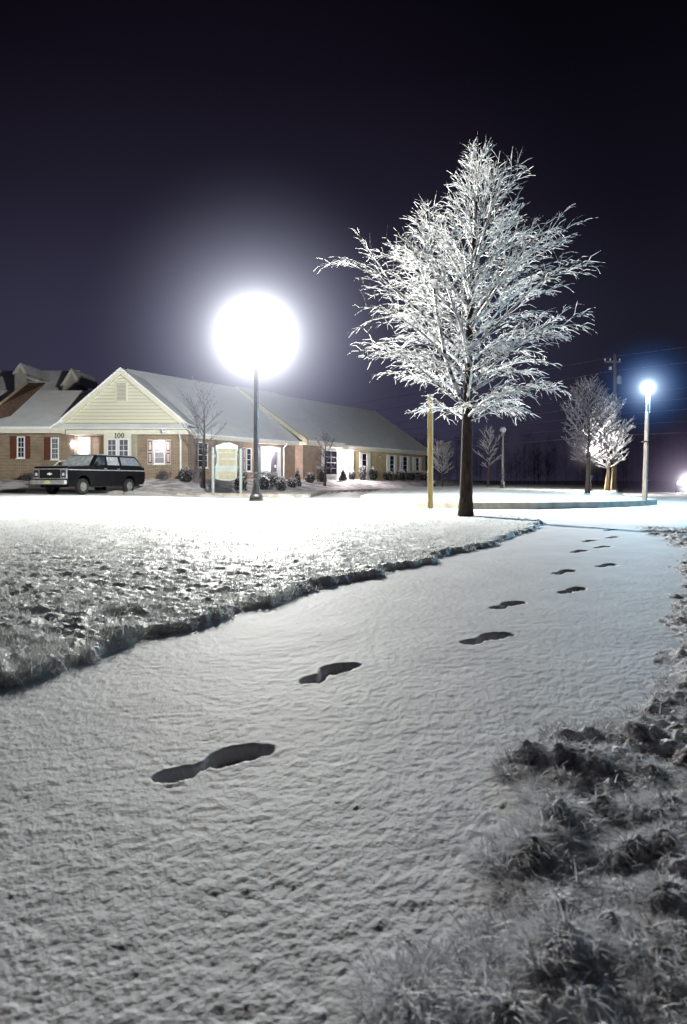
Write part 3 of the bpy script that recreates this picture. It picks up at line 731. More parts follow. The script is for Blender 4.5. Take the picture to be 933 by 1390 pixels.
# rear building with small gables
B2 = thing('office_building', 'second office roof with small cream gables rising behind the left wing', 'building', (-22, 60, .5))
w = MB(); w.box(-40, -15.5, 56, 66, 0, 5.8); w.build('wall', brick_front, B2)
rz2 = up(503, 60)
rf = MB(); roof_snow2 = noisy('rear_roof_snow', (.7,.7,.72), (.8,.8,.82), 2, .8)
rf.slab([(-42,55,5.9),(-22.6,55,5.9),(-22.6,60,rz2),(-42,60,rz2)], .15); rf.slab([(-42,60,rz2),(-22.6,60,rz2),(-22.6,66,5.9),(-42,66,5.9)], .15)
rf.build('roof', roof_snow2, B2)
for (px, pt, pb, hw, Y) in ((97.5,503.5,521,12,55.5), (28,496,505,8,54.5)):
    g_ = MB(); xc = at(px, Y); hx = hw/F*Y; zt, zb_ = up(pt, Y), up(pb+2, Y)
    g_.prism([(xc-hx,zb_),(xc+hx,zb_),(xc,zt)], Y, Y+.1); g_.prism([(xc-hx,zb_-3.5),(xc+hx,zb_-3.5),(xc+hx,zb_),(xc-hx,zb_)], Y, Y+.1)
    go = g_.build('gable', noisy('grey_gable',(.36,.35,.33),(.42,.41,.39),3), B2)
    r_ = MB()
    for sg in (-1, 1):
        q = [(xc+sg*(hx+.12),zb_),(xc,zt+.14),(xc,zt-.16),(xc+sg*(hx-.2),zb_)]; r_.prism(q, Y-.1, Y-.004)
    r_.build('rake_trim', trim_white, go)
    r_ = MB()
    for sg in (-1, 1): r_.slab([(xc+sg*(hx+.15),Y-.1,zb_-.02),(xc,Y-.1,zt+.2),(xc,Y+5,zt+.2),(xc+sg*(hx+.15),Y+5,zb_-.02)], .05)
    r_.build('roof', roof_snow2, go)

# ------------------------------------------------------------------ street lamps and light poles
def ico(m, c, r, n=12, k=8):
    m.lathe([(max(.001, r*math.sin(math.pi*i/k)), -r*math.cos(math.pi*i/k)) for i in range(k+1)], n, lambda v: (v[0]+c[0], v[1]+c[1], v[2]+c[2]))
def street_lamp(root, h, lit, glob_mat, globe_r=.2, sc_=1.0):
    m = L(); m.lathe([(.001,0),(.24*sc_,0),(.24*sc_,.05),(.20*sc_,.07),(.19*sc_,.12),(.205*sc_,.14),(.19*sc_,.17),(.15*sc_,.22),(.12*sc_,.34),(.105*sc_,.46)], 16); m.build('base', black_metal, root, smooth=False)
    m = L()
    N = 14; prof = []
    for i in range(9):
        z = .42 + (h-.32-.42)*i/8; prof.append(((.088-.028*i/8)*sc_, z))
    m.lathe(prof, N); m.lathe([(.06*sc_,h-.34),(.10*sc_,h-.32),(.11*sc_,h-.26),(.15*sc_,h-.24),(.15*sc_,h-.2),(.001,h-.2)], 14); m.build('pole', black_metal, root)
    m = L()
    for z in (.70, .84): m.lathe([(.09*sc_,z-.03),(.115*sc_,z-.02),(.12*sc_,z),(.115*sc_,z+.02),(.09*sc_,z+.03)], 14)
    m.tube([(-.19,0,.84),(.19,0,.84)], .018, 6); m.tube([(-.15,0,.70),(.15,0,.70)], .014, 6)
    m.build('collar', black_metal, root)
    m = L(); ico(m, (0,0,h), globe_r, 16, 10); m.build('globe', glob_mat, root, smooth=True)
    m = L(); m.lathe([(.001,h+globe_r+.06),(.03,h+globe_r+.05),(.035,h+globe_r),(.09,h+globe_r-.02),(.10,h+globe_r-.05),(.001,h+globe_r-.05)], 12); m.build('finial', black_metal, root)
LZ = 20.6; lx = at(348, LZ); lz = H(lx, LZ)
LH = up(457, LZ) - lz
lamp = thing('street_lamp', 'black globe street lamp shining brightly at the lawn edge before the offices', 'street lamp', (lx, LZ, lz-.02))
street_lamp(lamp, LH, True, emis('lamp_globe', (1,.995,.93), 12800), .2)
lp2x, lp2 = at(683, 44), 44
l2 = thing('street_lamp', 'distant unlit street lamp standing between the pale sapling and the island trees', 'street lamp', (lp2x, lp2, H(lp2x, lp2)-.02))
street_lamp(l2, up(583, lp2)-H(lp2x, lp2), False, noisy('unlit_globe', (.16,.16,.2),(.22,.22,.26),4,.4), .2)
l3x, l3y = at(801, 39.3), 39.3
l3 = thing('street_lamp', 'small bright lamp on a post against the island tree trunk', 'street lamp', (l3x, l3y, H(l3x, l3y)-.02))
street_lamp(l3, up(610, l3y)-H(l3x, l3y), True, emis('small_lamp_globe', (1,.96,.86), 2600), .14, .7)

# wooden post by the tree
pz = 15.6; px_ = at(584.5, pz); ph = H(px_, pz)
post = thing('wooden_post', 'yellow lit square wooden post standing beside the tree trunk', 'post', (px_, pz, ph-.03), R(-17))
m = L(); hgt = up(538, pz)-ph+.03; m.box(-.055,.055,-.052,.052,0,hgt); m.build('shaft', wood_post, post, bevel=.012)
m = L(); m.box(-.064,.064,-.060,.060,hgt,hgt+.045); m.build('snow_cap', snow_clump, post, bevel=.015)
for z in (.55, 1.35):
    m = L(); m.box(-.0585,-.0555,-.015,.015,z,z+.03); m.build('bolt', black_metal, post)

# far light pole
IZ = 21.7; ix = at(875, IZ); iz = H(ix, IZ)
pole = thing('light_pole', 'slightly leaning wooden light pole with a cold blue white lamp at the island tip', 'light pole', (ix, IZ, iz-.03))
h3 = up(526, IZ)-iz; tl = .10/3.4
m = L(); m.tube([(0,0,0),(tl*h3*.8,0,h3*.80)], [.092,.072], 4); m.build('shaft', wood_pole, pole, bevel=.01)
m = L()
for sg in (-.045, .045): m.box(tl*h3+sg-.012, tl*h3+sg+.012, -.03, .03, h3*.79, h3*.97)
m.box(tl*h3-.06, tl*h3+.06, -.035, .035, h3*.79, h3*.80); m.build('bracket', wood_pole, pole)
m = L(); m.box(tl*h3-.02, tl*h3+.02, -.02, .02, h3*.80, h3*.92); m.build('ballast', black_metal, pole)
m = L(); m.box(-.085+.02,.105,-.08,.08,h3*.545,h3*.555); m.build('strap', black_metal, pole)
m = L(); ico(m, (tl*h3, 0, h3), .13, 14, 8); m.build('lamp_globe', emis('cold_globe', (.34,.70,1.0), 6500), pole, smooth=True)
m = L(); m.lathe([(.001,h3+.19),(.08,h3+.17),(.17,h3+.125),(.001,h3+.125)], 12, lambda v: (v[0]+tl*h3, v[1], v[2])); m.build('lamp_hood', black_metal, pole)

# ------------------------------------------------------------------ lamp glare added as emission
def glare_ball(name, c, rad, col_in, col_out, A, a, Bk, label, pw=6):  # zero density: bright core and halo of the glare are painted as emission
    """a ball of emission added as lamp haze; brightness falls away from the lamp"""
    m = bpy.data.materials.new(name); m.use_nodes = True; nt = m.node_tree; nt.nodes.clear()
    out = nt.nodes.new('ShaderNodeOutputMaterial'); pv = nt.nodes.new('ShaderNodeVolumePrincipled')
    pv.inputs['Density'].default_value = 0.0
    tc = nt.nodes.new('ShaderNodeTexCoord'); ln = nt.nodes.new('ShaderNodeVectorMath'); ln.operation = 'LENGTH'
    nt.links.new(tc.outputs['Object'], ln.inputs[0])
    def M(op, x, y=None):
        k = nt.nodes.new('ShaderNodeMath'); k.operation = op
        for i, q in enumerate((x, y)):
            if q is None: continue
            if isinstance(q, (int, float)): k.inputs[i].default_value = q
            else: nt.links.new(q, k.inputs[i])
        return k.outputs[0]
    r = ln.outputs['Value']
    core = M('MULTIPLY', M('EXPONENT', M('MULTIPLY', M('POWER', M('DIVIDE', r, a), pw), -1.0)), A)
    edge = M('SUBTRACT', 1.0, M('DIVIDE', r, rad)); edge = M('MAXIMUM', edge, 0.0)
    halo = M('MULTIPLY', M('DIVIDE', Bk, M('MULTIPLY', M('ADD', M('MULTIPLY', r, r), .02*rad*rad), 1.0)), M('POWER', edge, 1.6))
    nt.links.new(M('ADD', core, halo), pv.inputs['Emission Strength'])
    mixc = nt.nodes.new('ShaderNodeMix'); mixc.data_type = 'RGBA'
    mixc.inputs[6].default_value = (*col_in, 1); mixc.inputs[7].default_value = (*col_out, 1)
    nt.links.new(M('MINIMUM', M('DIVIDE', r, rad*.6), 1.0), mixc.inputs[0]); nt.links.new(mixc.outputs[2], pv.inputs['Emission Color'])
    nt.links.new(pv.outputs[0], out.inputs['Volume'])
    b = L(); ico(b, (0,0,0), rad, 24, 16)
    o = b.build('glare', m); o.location = c; tag(o, label, 'glare', kind='stuff')
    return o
glare_ball('lamp_glare', (lx, LZ, lz+LH), 5.2, (.98,1,.96), (.72,.76,1.0), 4.2, .75, .95, 'added glowing haze round the bright globe lamp', 2)
glare_ball('pole_glare', (ix+tl*h3, IZ, iz+h3), 1.9, (.75,.92,1), (.05,.30,1.0), 6, .21, .22, 'blue glowing haze added round the cold pole lamp', 3)
glare_ball('small_glare', (l3x, l3y-.1, up(610, l3y)), 1.7, (1,.98,.9), (1,.85,.78), 5, .26, .12, 'small glowing haze added round the lamp by the island tree', 3)

# lights of the building: lamps as parts
def wall_lamp(T, u, v, z, col, power, label, rad=.07, glow=40):
    c = Vector(T((u, v, z)))
    m = MB(); ico(m, c, rad, 10, 6); o = m.build('wall_lamp', emis('wall_lamp_glass', col, glow), B, smooth=True, label=label)
    m = MB(); m.lathe([(.001,rad+.05),(.05,rad+.02),(rad*1.2,rad*.75),(.001,rad*.75)], 8, lambda q: (q[0]+c.x, q[1]+c.y, q[2]+c.z)); m.build('cap', black_metal, o)
    return c
c1 = wall_lamp(TF, at(95,41.7), 41.75, up(603,41.7), (1,.90,.86), 0, 'entrance lamp in the recess', .10, 620)
c2 = wall_lamp(TF, at(217.5,41.1), 41.02, up(604,41.1), (1,.95,.9), 0, 'lamp glaring in front of the shuttered window', .09, 110)
c3 = wall_lamp(TW, s_at(364.5), -.14, zw(613, s_at(364.5)), (1,.88,.90), 0, 'porch lamp by the middle door', .10, 1000)
c4 = wall_lamp(TW, s_at(461), -.72, zw(622, s_at(461)), (1,.88,.88), 0, 'porch lamp at the far entrance', .11, 2600)
wall_lamp(TW, s_at(511), -.4, zw(620, s_at(511)), (.8,.75,.75), 0, 'dim lantern on the far wing', .11, .25)
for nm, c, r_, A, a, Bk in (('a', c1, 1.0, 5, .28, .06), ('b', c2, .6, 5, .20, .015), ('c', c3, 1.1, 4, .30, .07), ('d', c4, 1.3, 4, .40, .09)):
    glare_ball('porch_glare_'+nm, tuple(c), r_, (1,.98,.98), (1,.80,.84), A, a, Bk, {'a':'pinkish haze added round the lamp in the recessed entrance','b':'white haze added round the lamp at the shuttered window','c':'pinkish haze added round the middle porch lamp','d':'bright haze added round the far porch lamp'}[nm], 3)

# ------------------------------------------------------------------ utility pole and wires
UZ = 60.; ux = at(835, UZ); uz = H(ux, UZ)
ut = thing('utility_pole', 'tall dim utility pole with crossarm and insulators beyond the island trees', 'utility pole', (ux, UZ, uz-.03))
m = L(); Hh = up(480, UZ)-uz; m.tube([(0,0,0),(0,0,Hh)], [.20,.13], 10); m.build('shaft', wood_pole, ut, smooth=True)
m = L(); m.box(-.9,.5,-.06,.06,Hh-.75,Hh-.6); m.build('crossarm', wood_pole, ut)
for xx in (-.85,-.4,.4):
    m = L(); m.lathe([(.03,Hh-.6),(.06,Hh-.55),(.07,Hh-.45),(.03,Hh-.38),(.001,Hh-.38)], 8, lambda v: (v[0]+xx, v[1], v[2])); m.build('insulator', white_paint, ut)
m = L(); m.lathe([(.001,Hh-2.6),(.2,Hh-2.6),(.22,Hh-2.0),(.1,Hh-1.85),(.001,Hh-1.85)], 12, lambda v: (v[0]+.35, v[1]-.05, v[2])); m.build('transformer', noisy('grey_can',(.3,.3,.33),(.36,.36,.4),4), ut)
m = L(); m.box(-.5,-.3,-.1,.1,Hh-1.35,Hh-1.1); m.build('cutout', white_paint, ut)
for py, sag, lb in ((484,.7,'highest power line running from the utility pole over the tree'), (503,.8,'second highest power line from the utility pole'), (535,.6,'power line crossing behind the cold pole lamp'),
                (562,.5,'thin cable below the pole lamp level'), (577,.5,'thin lower cable above the bright one'), (591,.45,'bright lowest cable crossing behind the tree trunk'), (548,.7,'faint middle cable from the utility pole')):
    z = up(py, UZ); w_ = MB()
    for (a, b) in (((ux, UZ), (ux-54, UZ+77)), ((ux, UZ), (ux+30, UZ-43))):
        pts = []
        for k in range(25):
            t = k/24; pts.append((a[0]+(b[0]-a[0])*t, a[1]+(b[1]-a[1])*t-.14, z - 4*sag*t*(1-t)*(1 if b[1] > a[1] else .6)))
        w_.tube(pts, .030 if py == 591 else .017, 4, cap=False)
    tag(w_.build('power_line', wire_mat), lb, 'power line', group='cables on the utility pole')
# tree stakes
for k, (px, top) in enumerate(((823.5, 636), (830, 634))):
    Z = 41.5+k; X = at(px, Z); zz = H(X, Z); m = MB()
    m.tube([(X-.12+.1*k, Z, zz-.05), (X+.08, Z, up(top, Z))], [.05,.045], 6)
    tag(m.build('stake', wood_post), ['leaning pale wooden stake beside the lit island tree', 'upright pale stake nearer the utility pole'][k], 'stake', group='stakes behind the lit tree')

# ------------------------------------------------------------------ sign
SZ = 33.6
def SX(px): return at(px, SZ)-at(306.5, SZ)
sx = at(306.5, SZ); sz = H(sx, SZ)
sg_ = thing('sign', 'white framed directory sign with cream name boards on two posts', 'sign', (sx, SZ, sz))
def SH(py): return up(py, SZ)-sz
for a, tp in ((289.3, 607.5), (327, 609.5)):
    m = L(); m.tube([(SX(a),0,-.2),(SX(a),0,SH(tp)),(SX(a),0,SH(tp)+.04)], [.072,.072,.02], 8); m.build('post', sign_white, sg_)
fp = [(293.2,604),(296.5,604),(299,603.3),(302,601.8),(304.6,600.6),(306.5,601.1),(308.5,601.1),(311,600.2),(314,600.8),(317,602.6),(320,604),(323.3,604.6),(323.3,612),(322,614.5),(322.2,636),(321.8,649.5),(318,651.4),(312,652.3),(304,652.2),(297,651.2),(292.3,649.5),(293,632),(294.6,628),(294.6,614),(293.2,611)]
m = L(); m.prism([(SX(a), SH(b)) for a, b in fp][::-1], -.03, .05); m.build('frame', sign_white, sg_)
m = L(); m.prism([(SX(a), SH(b)) for a, b in [(294,604.4),(299,603.8),(304.6,601.5),(306.5,602),(308.5,602),(311,601.1),(317,603.2),(322.6,605.2),(322.6,608.8),(294,608.8)]][::-1], -.042, -.031); m.build('header', white_paint, sg_)
rr_ = random.Random(3); faded_ink = noisy('faded_ink', (.22,.17,.10), (.34,.28,.17), 9)
rowsS = [(609.2,613.2,1),(614.8,622.0,1),(624.2,631.8,1),(634.6,638.5,0),(640.2,644.0,1),(644.6,650,1)]
for y0, y1, cr in rowsS:
    m = L(); m.box(SX(297.5), SX(320), -.046, -.031, SH(y1), SH(y0)); t = m
    for ln_ in range(max(1, int((y1-y0)/2.4))):
        yy = y0+1.3+ln_*2.4; x = 299.5+rr_.random()*2
        while x < 317.5:
            wd = rr_.uniform(.5,1.6); t.box(SX(x), SX(min(x+wd,318.5)), -.0485, -.047, SH(yy+.55), SH(yy-.25), None, 1); x += wd+rr_.uniform(.25,.9)
    m.build('name_board', [sign_cream if cr else sign_white, faded_ink], sg_)
t = L(); x = 299.2; t.box(SX(299), SX(317.2), -.0428, -.0422, SH(607.75), SH(605.7), None, 1)
while x < 317:
    wd = rr_.uniform(.45,.8); t.box(SX(x), SX(x)+wd/F*SZ*.45, -.0465, -.043, SH(607.6), SH(605.9)); t.box(SX(x), SX(x+wd), -.0465, -.043, SH(605.9)-.012, SH(605.9)); x += wd+.55
    if 307 < x < 308: x += .9
t.build('header_lettering', [noisy('red_ink', (.20,.07,.04), (.3,.12,.08), 9), white_paint], sg_)
for s_, a in ((1, 322.5), (-1, 293.5)):
    for zc in (SH(619), SH(634)):
        m = L(); xa = SX(a); xb = SX(327 if s_ > 0 else 289.3); m.tube([(xa,0,zc+.07),((xa+xb)/2,0,zc),(xb,0,zc+.03)], .022, 6); m.tube([(xa,0,zc-.07),((xa+xb)/2,0,zc)], .018, 6); m.build('bracket', sign_white, sg_)

# ------------------------------------------------------------------ shrubs
def shrub(px, Z, base_py, wpx, hpx, kind, label, seed, snow=.5, group='shrubs in front of the offices'):
    rd = random.Random(seed); X = at(px, Z); z0 = H(X, Z)-.04; W = wpx/F*Z/2; Hh = hpx/F*Z
    t = thing('shrub', label, 'shrub', (X, Z, z0), group=group)
    lf = L(); fr = []
    n = int(420+900*min(1.2, W*Hh))
    if kind == 'twig':
        for k in range(70):
            a = rd.uniform(0,6.28); el = rd.uniform(.5,1.5); l = Hh*rd.uniform(.6,1.05)
            d = Vector((math.cos(a)*math.cos(el)*W/Hh*1.6, math.sin(a)*math.cos(el)*W/Hh*1.6, math.sin(el)))
            p0 = Vector((rd.gauss(0,.06), rd.gauss(0,.06), 0)); p1 = p0+d*l*.5; p2 = p0+d*l+Vector((rd.gauss(0,.06),rd.gauss(0,.06),0))
            lf.tube([p0,p1,p2], [.014,.011,.006], 3, cap=False)
            for j in range(4):
                q = p1.lerp(p2, rd.random()); lf.tube([q, q+Vector((rd.gauss(0,.1),rd.gauss(0,.1),rd.uniform(.02,.16)))], [.009,.006], 3, cap=False)
        lf.build('twigs', leaf_twig if snow < .4 else frost_far, t); return t
    for k in range(n):
        a = rd.uniform(0,6.28); q = rd.random()
        if kind == 'box': r = (abs(math.cos(a))**8+abs(math.sin(a))**8)**(-1/8); zr = q
        elif kind == 'cone': r = (1-q)**.8+.06; zr = q
        else: zr = q; r = math.sqrt(max(0.02, 1-(2*q*.92-.92)**2))
        f = rd.uniform(.55,1.03)**.6
        if kind == 'box' and rd.random() < .3: zr = rd.uniform(.93,1.02); f = rd.random()**.5
        p = Vector((math.cos(a)*r*W*f, math.sin(a)*r*W*f, .03+zr*Hh*(1+.06*rd.gauss(0,1))))
        sz_ = rd.uniform(.03,.075)
        nrm = Vector((rd.gauss(0,1),rd.gauss(0,1),rd.gauss(0,1))).normalized(); b = nrm.orthogonal().normalized(); c = nrm.cross(b)
        lf.add([p+b*sz_, p+c*sz_*.6, p-b*sz_, p-c*sz_*.6], [(0,1,2,3)])
        fz = (1 if (zr > .86 and rd.random() < snow+.3) else 0) or (1 if rd.random() < snow*(.15+.5*zr) else 0)
        fr += [fz*rd.uniform(.6,1) + (1-fz)*rd.random()*.3]*4
    o = lf.build('foliage', leaf_dark, t)
    at_ = o.data.attributes.new('frost', 'FLOAT', 'POINT'); at_.data.foreach_set('value', fr)
    if kind != 'twig':
        c_ = L(); c_.lathe([(.001,.0),(W*.5,.02),(W*.62,Hh*.3),(W*(.55 if kind != 'cone' else .3),Hh*.62),(.001,Hh*.8)], 8); c_.build('stems', mat('shrub_core', (.015,.013,.012), .9), t)
    return t
def zwing(px, off): return P0[1]+DU[1]*s_at(px) - off
S = [(327,40.0,662,16,22,'box','dark clipped hedge shrub right of the sign post',1,.15),
     (358,42.0,662,24,22,'box','large square clipped hedge just right of the big lamp pole',2,.25),
     (372,44.5,652,12,17,'round','snow topped shrub behind the square hedge beside the porch',3,.8),
     (382,42.5,662,15,19,'round','rounded snowy shrub right of the square hedge',4,.6),
     (404,47.0,655,11,23,'cone','conical snowy evergreen at the brick corner',5,.55),
     (397,45.2,660,17,12,'round','low round snowy bush at the foot of the downspout',6,.7),
     (421,49.5,657,14,13,'round','low snowy bush against the dark brick wall',7,.5),
     (437,51.0,656,13,20,'box','dark upright shrub below the far dark window',8,.2),
     (466,55.0,656,12,14,'cone','dark conical shrub before the brightest porch',9,.2),
     (478,57.0,656,9,12,'round','small dark shrub right of the brightest porch',10,.3),
     (492,58.5,656,12,19,'round','shaggy shrub under the first far wing window',11,.45),
     (507,60.0,656,12,16,'round','brownish shrub between the far wing windows',12,.3),
     (528,62.0,655,17,12,'round','low dark shrub under the yellowish wall window nearest the porch',13,.3),
     (545,64.0,655,15,13,'round','low dark shrub under the middle yellowish wall window',14,.3),
     (560,66.0,655,14,12,'box','clipped shrub under the last yellowish wall window',15,.35),
     (575,67.5,655,12,11,'box','snow topped clipped shrub at the far wing end',16,.5),
     (52,39.0,652,14,17,'twig','pinkish frosted twiggy bush left of the truck',17,.6),
     (36,39.4,642,16,11,'twig','brown twiggy bush under the first brown shuttered window',18,.2),
     (222,39.6,652,18,16,'twig','bare twiggy bush under the lit shuttered window',19,.2),
     (252,39.8,656,20,18,'round','dark mounded bush at the foot of the gable corner',20,.1),
     (266,39.9,656,16,24,'twig','tangled dark bush behind the ornamental tree',21,.1),
     (590,60.0,657,10,9,'round','tiny snowy bush beyond the end of the office wing',22,.6)]
for a in S: shrub(a[0], a[1], a[2], a[3], a[4], a[5], a[6], 500+a[7], a[8])

# entrance hand rail
hx0, hz = at(66, 38.8), H(at(66, 38.8), 38.8)
hr = thing('handrail', 'white metal handrail sloping up to the recessed entrance behind the truck', 'handrail', (hx0, 38.8, hz))
def HP(px, py, Z=38.8): return (at(px, Z)-hx0, Z-38.8, up(py, Z)-hz)
m = L(); m.tube([HP(68,637), HP(81.5,625.5), HP(99,625.5)], .03, 6); m.tube([HP(68,642), HP(82,631), HP(99,631)], .02, 6); m.build('rail', white_paint, hr)
for px, tp in ((69.5,636),(82,625.5),(98,625.5)):
    m = L(); m.tube([(at(px,38.8)-hx0,0,-.1), HP(px,tp)], .022, 6); m.build('baluster', white_paint, hr)

# ------------------------------------------------------------------ truck
body_m = noisy('black_car_paint', (.004,.004,.005), (.007,.007,.009), 3, .3, spec=.18)
chrome = noisy('dull_chrome', (.42,.42,.42), (.62,.62,.62), 6, .35, metal=.6)
frost_glass = noisy('frosted_glass', (.18,.20,.21), (.34,.36,.37), 5, .6)
frost_glass2 = noisy('rear_frosted_glass', (.13,.15,.18), (.20,.22,.26), 5, .6)
tyre_m = mat('tyre', (.014,.013,.013), .85); rim_m = noisy('steel_rim', (.10,.105,.10), (.17,.175,.17), 9, .5)
snow_thin = noisy('thin_roof_frost', (.12,.13,.15), (.42,.43,.46), 7, .7, lo=.35, hi=.7)
tcx, tcy = at(126, 34.2), 34.2
tzg = float(lotz(np.array(tcx), np.array(tcy)))
tr = thing('parked_car', 'large black wagon dusted with frost parked on the lot before the offices', 'car', (tcx, tcy, tzg+.0), R(180+69))
def arch(cx, r=.46, n=8, z0=.46): return [(cx + r*math.cos(math.pi*k/n), z0 + r*math.sin(math.pi*k/n)-.02) for k in range(n+1)]
pf = [(2.70,.50),(2.74,.60),(2.74,1.20),(2.68,1.29),(1.30,1.35),(-2.70,1.33),(-2.78,1.18),(-2.80,.60),(-2.66,.50)]
low = [(-2.66,.46)] + [(x, z) for x, z in arch(-1.58)][::-1] + [(x, z) for x, z in arch(1.72)][::-1] + [(2.70,.46)]
m = L(); m.prism([(a,b) for a,b in low] + pf, -.98, .98); m.build('body', body_m, tr, bevel=.045)
m = L()   # greenhouse
b0 = [(1.18,.90,1.335),(1.18,-.90,1.335),(-2.72,-.90,1.325),(-2.72,.90,1.325)]; t0 = [(.66,.76,1.88),(.66,-.76,1.88),(-2.30,-.76,1.88),(-2.30,.76,1.88)]
m.add(b0+t0, [(0,1,2,3),(7,6,5,4),(0,4,5,1),(1,5,6,2),(2,6,7,3),(3,7,4,0)]); m.build('cabin', body_m, tr, bevel=.05)
def lerp3(a, b, t): return tuple(a[i]+(b[i]-a[i])*t for i in range(3))
def side_pt(x, s, side): # x along, s height fraction on the leaning cabin side
    zz = 1.335+(1.88-1.335)*s; yy = (.90-.14*s+.012)*side; return (x, yy, zz)
def side_pane(x0, x1, X0, X1, side, nm, m_, thk=.012):
    q = L(); a = [side_pt(x0,.12,side), side_pt(x1,.12,side), side_pt(X1,.86,side), side_pt(X0,.86,side)]
    b = [(p[0],p[1]+.02*side,p[2]) for p in a]; q.add(a+b, [(0,1,2,3),(7,6,5,4),(0,4,5,1),(1,5,6,2),(2,6,7,3),(3,7,4,0)]); return q.build(nm, m_, tr)
dark_gl = noisy('car_side_glass', (.02,.025,.035), (.06,.07,.085), 3, .15, spec=.6)
for sd in (-1, 1):
    side_pane(1.02, .18, .58, .10, sd, 'side_window', dark_gl)
    side_pane(.02, -.86, -.02, -.80, sd, 'side_window', frost_glass)
    side_pane(-1.04, -2.52, -1.00, -2.16, sd, 'side_window', frost_glass2)
    q = L(); q.box(-2.78, 2.70, .982*sd-.004, .982*sd+.012, 1.125, 1.165); q.build('trim_strip', noisy('trim_grey',(.2,.21,.23),(.34,.35,.37),8,.5), tr)
    q = L(); q.box(.08, .94, .981*sd-.003, .981*sd+.004, .56, 1.28); d_ = q.build('door', body_m, tr, bevel=.004)
    q = L(); q.box(.16, .34, .988*sd-.002, .995*sd+.006, 1.20, 1.23); q.build('handle', chrome, d_)
    q = L(); q.box(-.86, .04, .981*sd-.003, .981*sd+.004, .56, 1.28); d_ = q.build('door', body_m, tr, bevel=.004)
    q = L(); q.box(-.80, -.62, .988*sd-.002, .995*sd+.006, 1.20, 1.23); q.build('handle', chrome, d_)
    q = L(); q.tube([(.92,.93*sd,1.38),(.96,1.08*sd,1.40)], .018, 6); q.box(.92,1.0,min(1.04*sd,1.2*sd),max(1.04*sd,1.2*sd),1.34,1.54); q.build('mirror', black_metal, tr, bevel=.015)
q = L(); f_ = [(1.15,-.82,1.38),(1.15,.82,1.38),(.73,.70,1.84),(.73,-.70,1.84)]
q.add([(x+.035,y,z) for x,y,z in f_]+[(x+.02,y,z) for x,y,z in f_], [(0,1,2,3),(7,6,5,4),(0,4,5,1),(1,5,6,2),(2,6,7,3),(3,7,4,0)]); q.build('windscreen', frost_glass, tr)
q = L(); q.slab([(2.60,-.9,1.315),(2.60,.9,1.315),(1.26,.88,1.37),(1.26,-.88,1.37)], .012); q.build('hood_frost', snow_thin, tr, bevel=.004)
q = L(); q.slab([(.62,-.72,1.91),(.62,.72,1.91),(-2.26,.72,1.91),(-2.26,-.72,1.91)], .03); q.build('roof_frost', noisy('roof_frost', (.17,.19,.20), (.34,.36,.37), 7, .7), tr, bevel=.01)
# front
q = L(); q.box(2.742, 2.78, -.96, .96, .72, 1.20); q.build('grille_surround', chrome, tr, bevel=.015)
q = L(); q.box(2.782, 2.79, -.60, .60, .76, 1.15)
gr = q.build('grille', mat('grille_black', (.01,.01,.012), .5), tr)
q = L()
for k in range(6): q.box(2.791, 2.797, -.60, .60, .80+k*.06, .808+k*.06)
for k in range(9): q.box(2.7975, 2.80, -.52+k*.13-.004, -.52+k*.13+.004, .76, 1.08)
q.build('grille_bars', mat('grille_bar', (.05,.05,.055), .5, .5), gr)
em = [(-.15,-.025),(-.05,-.025),(-.04,-.055),(.06,-.055),(.05,-.025),(.15,-.025),(.13,.03),(.04,.03),(.05,.055),(-.06,.055),(-.05,.03),(-.13,.03)]
q = L(); n_ = len(em); vs = [(2.806,a,.95+b) for a,b in em]+[(2.801,a,.95+b) for a,b in em]
q.add(vs, [tuple(range(n_)), tuple(range(n_,2*n_))[::-1]]+[(i,n_+i,n_+(i+1)%n_,(i+1)%n_) for i in range(n_)]); q.build('emblem', noisy('emblem',(.7,.7,.68),(.8,.8,.78),4,.3), tr)
for sd in (-1, 1):
    q = L(); q.box(2.782, 2.80, .66*sd if sd > 0 else -.90, .90 if sd > 0 else -.66, .80, 1.13); hl = q.build('headlight', black_metal, tr, bevel=.005)
    q = L(); q.box(2.801, 2.815, .72 if sd > 0 else -.84, .84 if sd > 0 else -.72, .87, 1.0); q.build('lens', mat('lens', (.5,.5,.5), .15), hl)
q = L(); q.box(2.80, 2.98, -1.0, 1.0, .48, .68); q.build('bumper', chrome, tr, bevel=.04)
q = L(); q.box(2.983, 2.99, -.14, .16, .50, .65); q.build('number_plate', noisy('plate', (.45,.42,.2), (.55,.52,.28), 9), tr)
q = L(); q.box(-2.93,-2.81,-.98,.98,.50,.66); q.build('bumper', chrome, tr, bevel=.04)
for sd in (-1, 1):
    q = L(); q.box(-2.82,-2.80, .86 if sd > 0 else -.96, .96 if sd > 0 else -.86, .8, 1.1); q.build('tail_light', mat('tail_red', (.18,.01,.01), .3), tr)
for wx in (1.72, -1.58):
    for sd in (-1, 1):
        cx_, cy_, cz_ = wx, .86*sd, .37
        TT_ = lambda v, cx_=cx_, cy_=cy_, cz_=cz_, sd=sd: (cx_+v[0], cy_+v[2]*sd, cz_+v[1])
        q = L(); q.lathe([(.22,-.11),(.34,-.11),(.375,-.08),(.375,.08),(.34,.11),(.22,.11),(.22,.06)], 24, TT_); wo = q.build('wheel', tyre_m, tr, smooth=False)
        q = L(); q.lathe([(.222,.10),(.20,.06),(.12,.05),(.08,.09),(.001,.095)], 20, TT_); q.build('rim', rim_m, wo)
q = L(); q.box(-2.5,2.5,-.82,.82,.34,.5); q.build('underbody', tyre_m, tr)

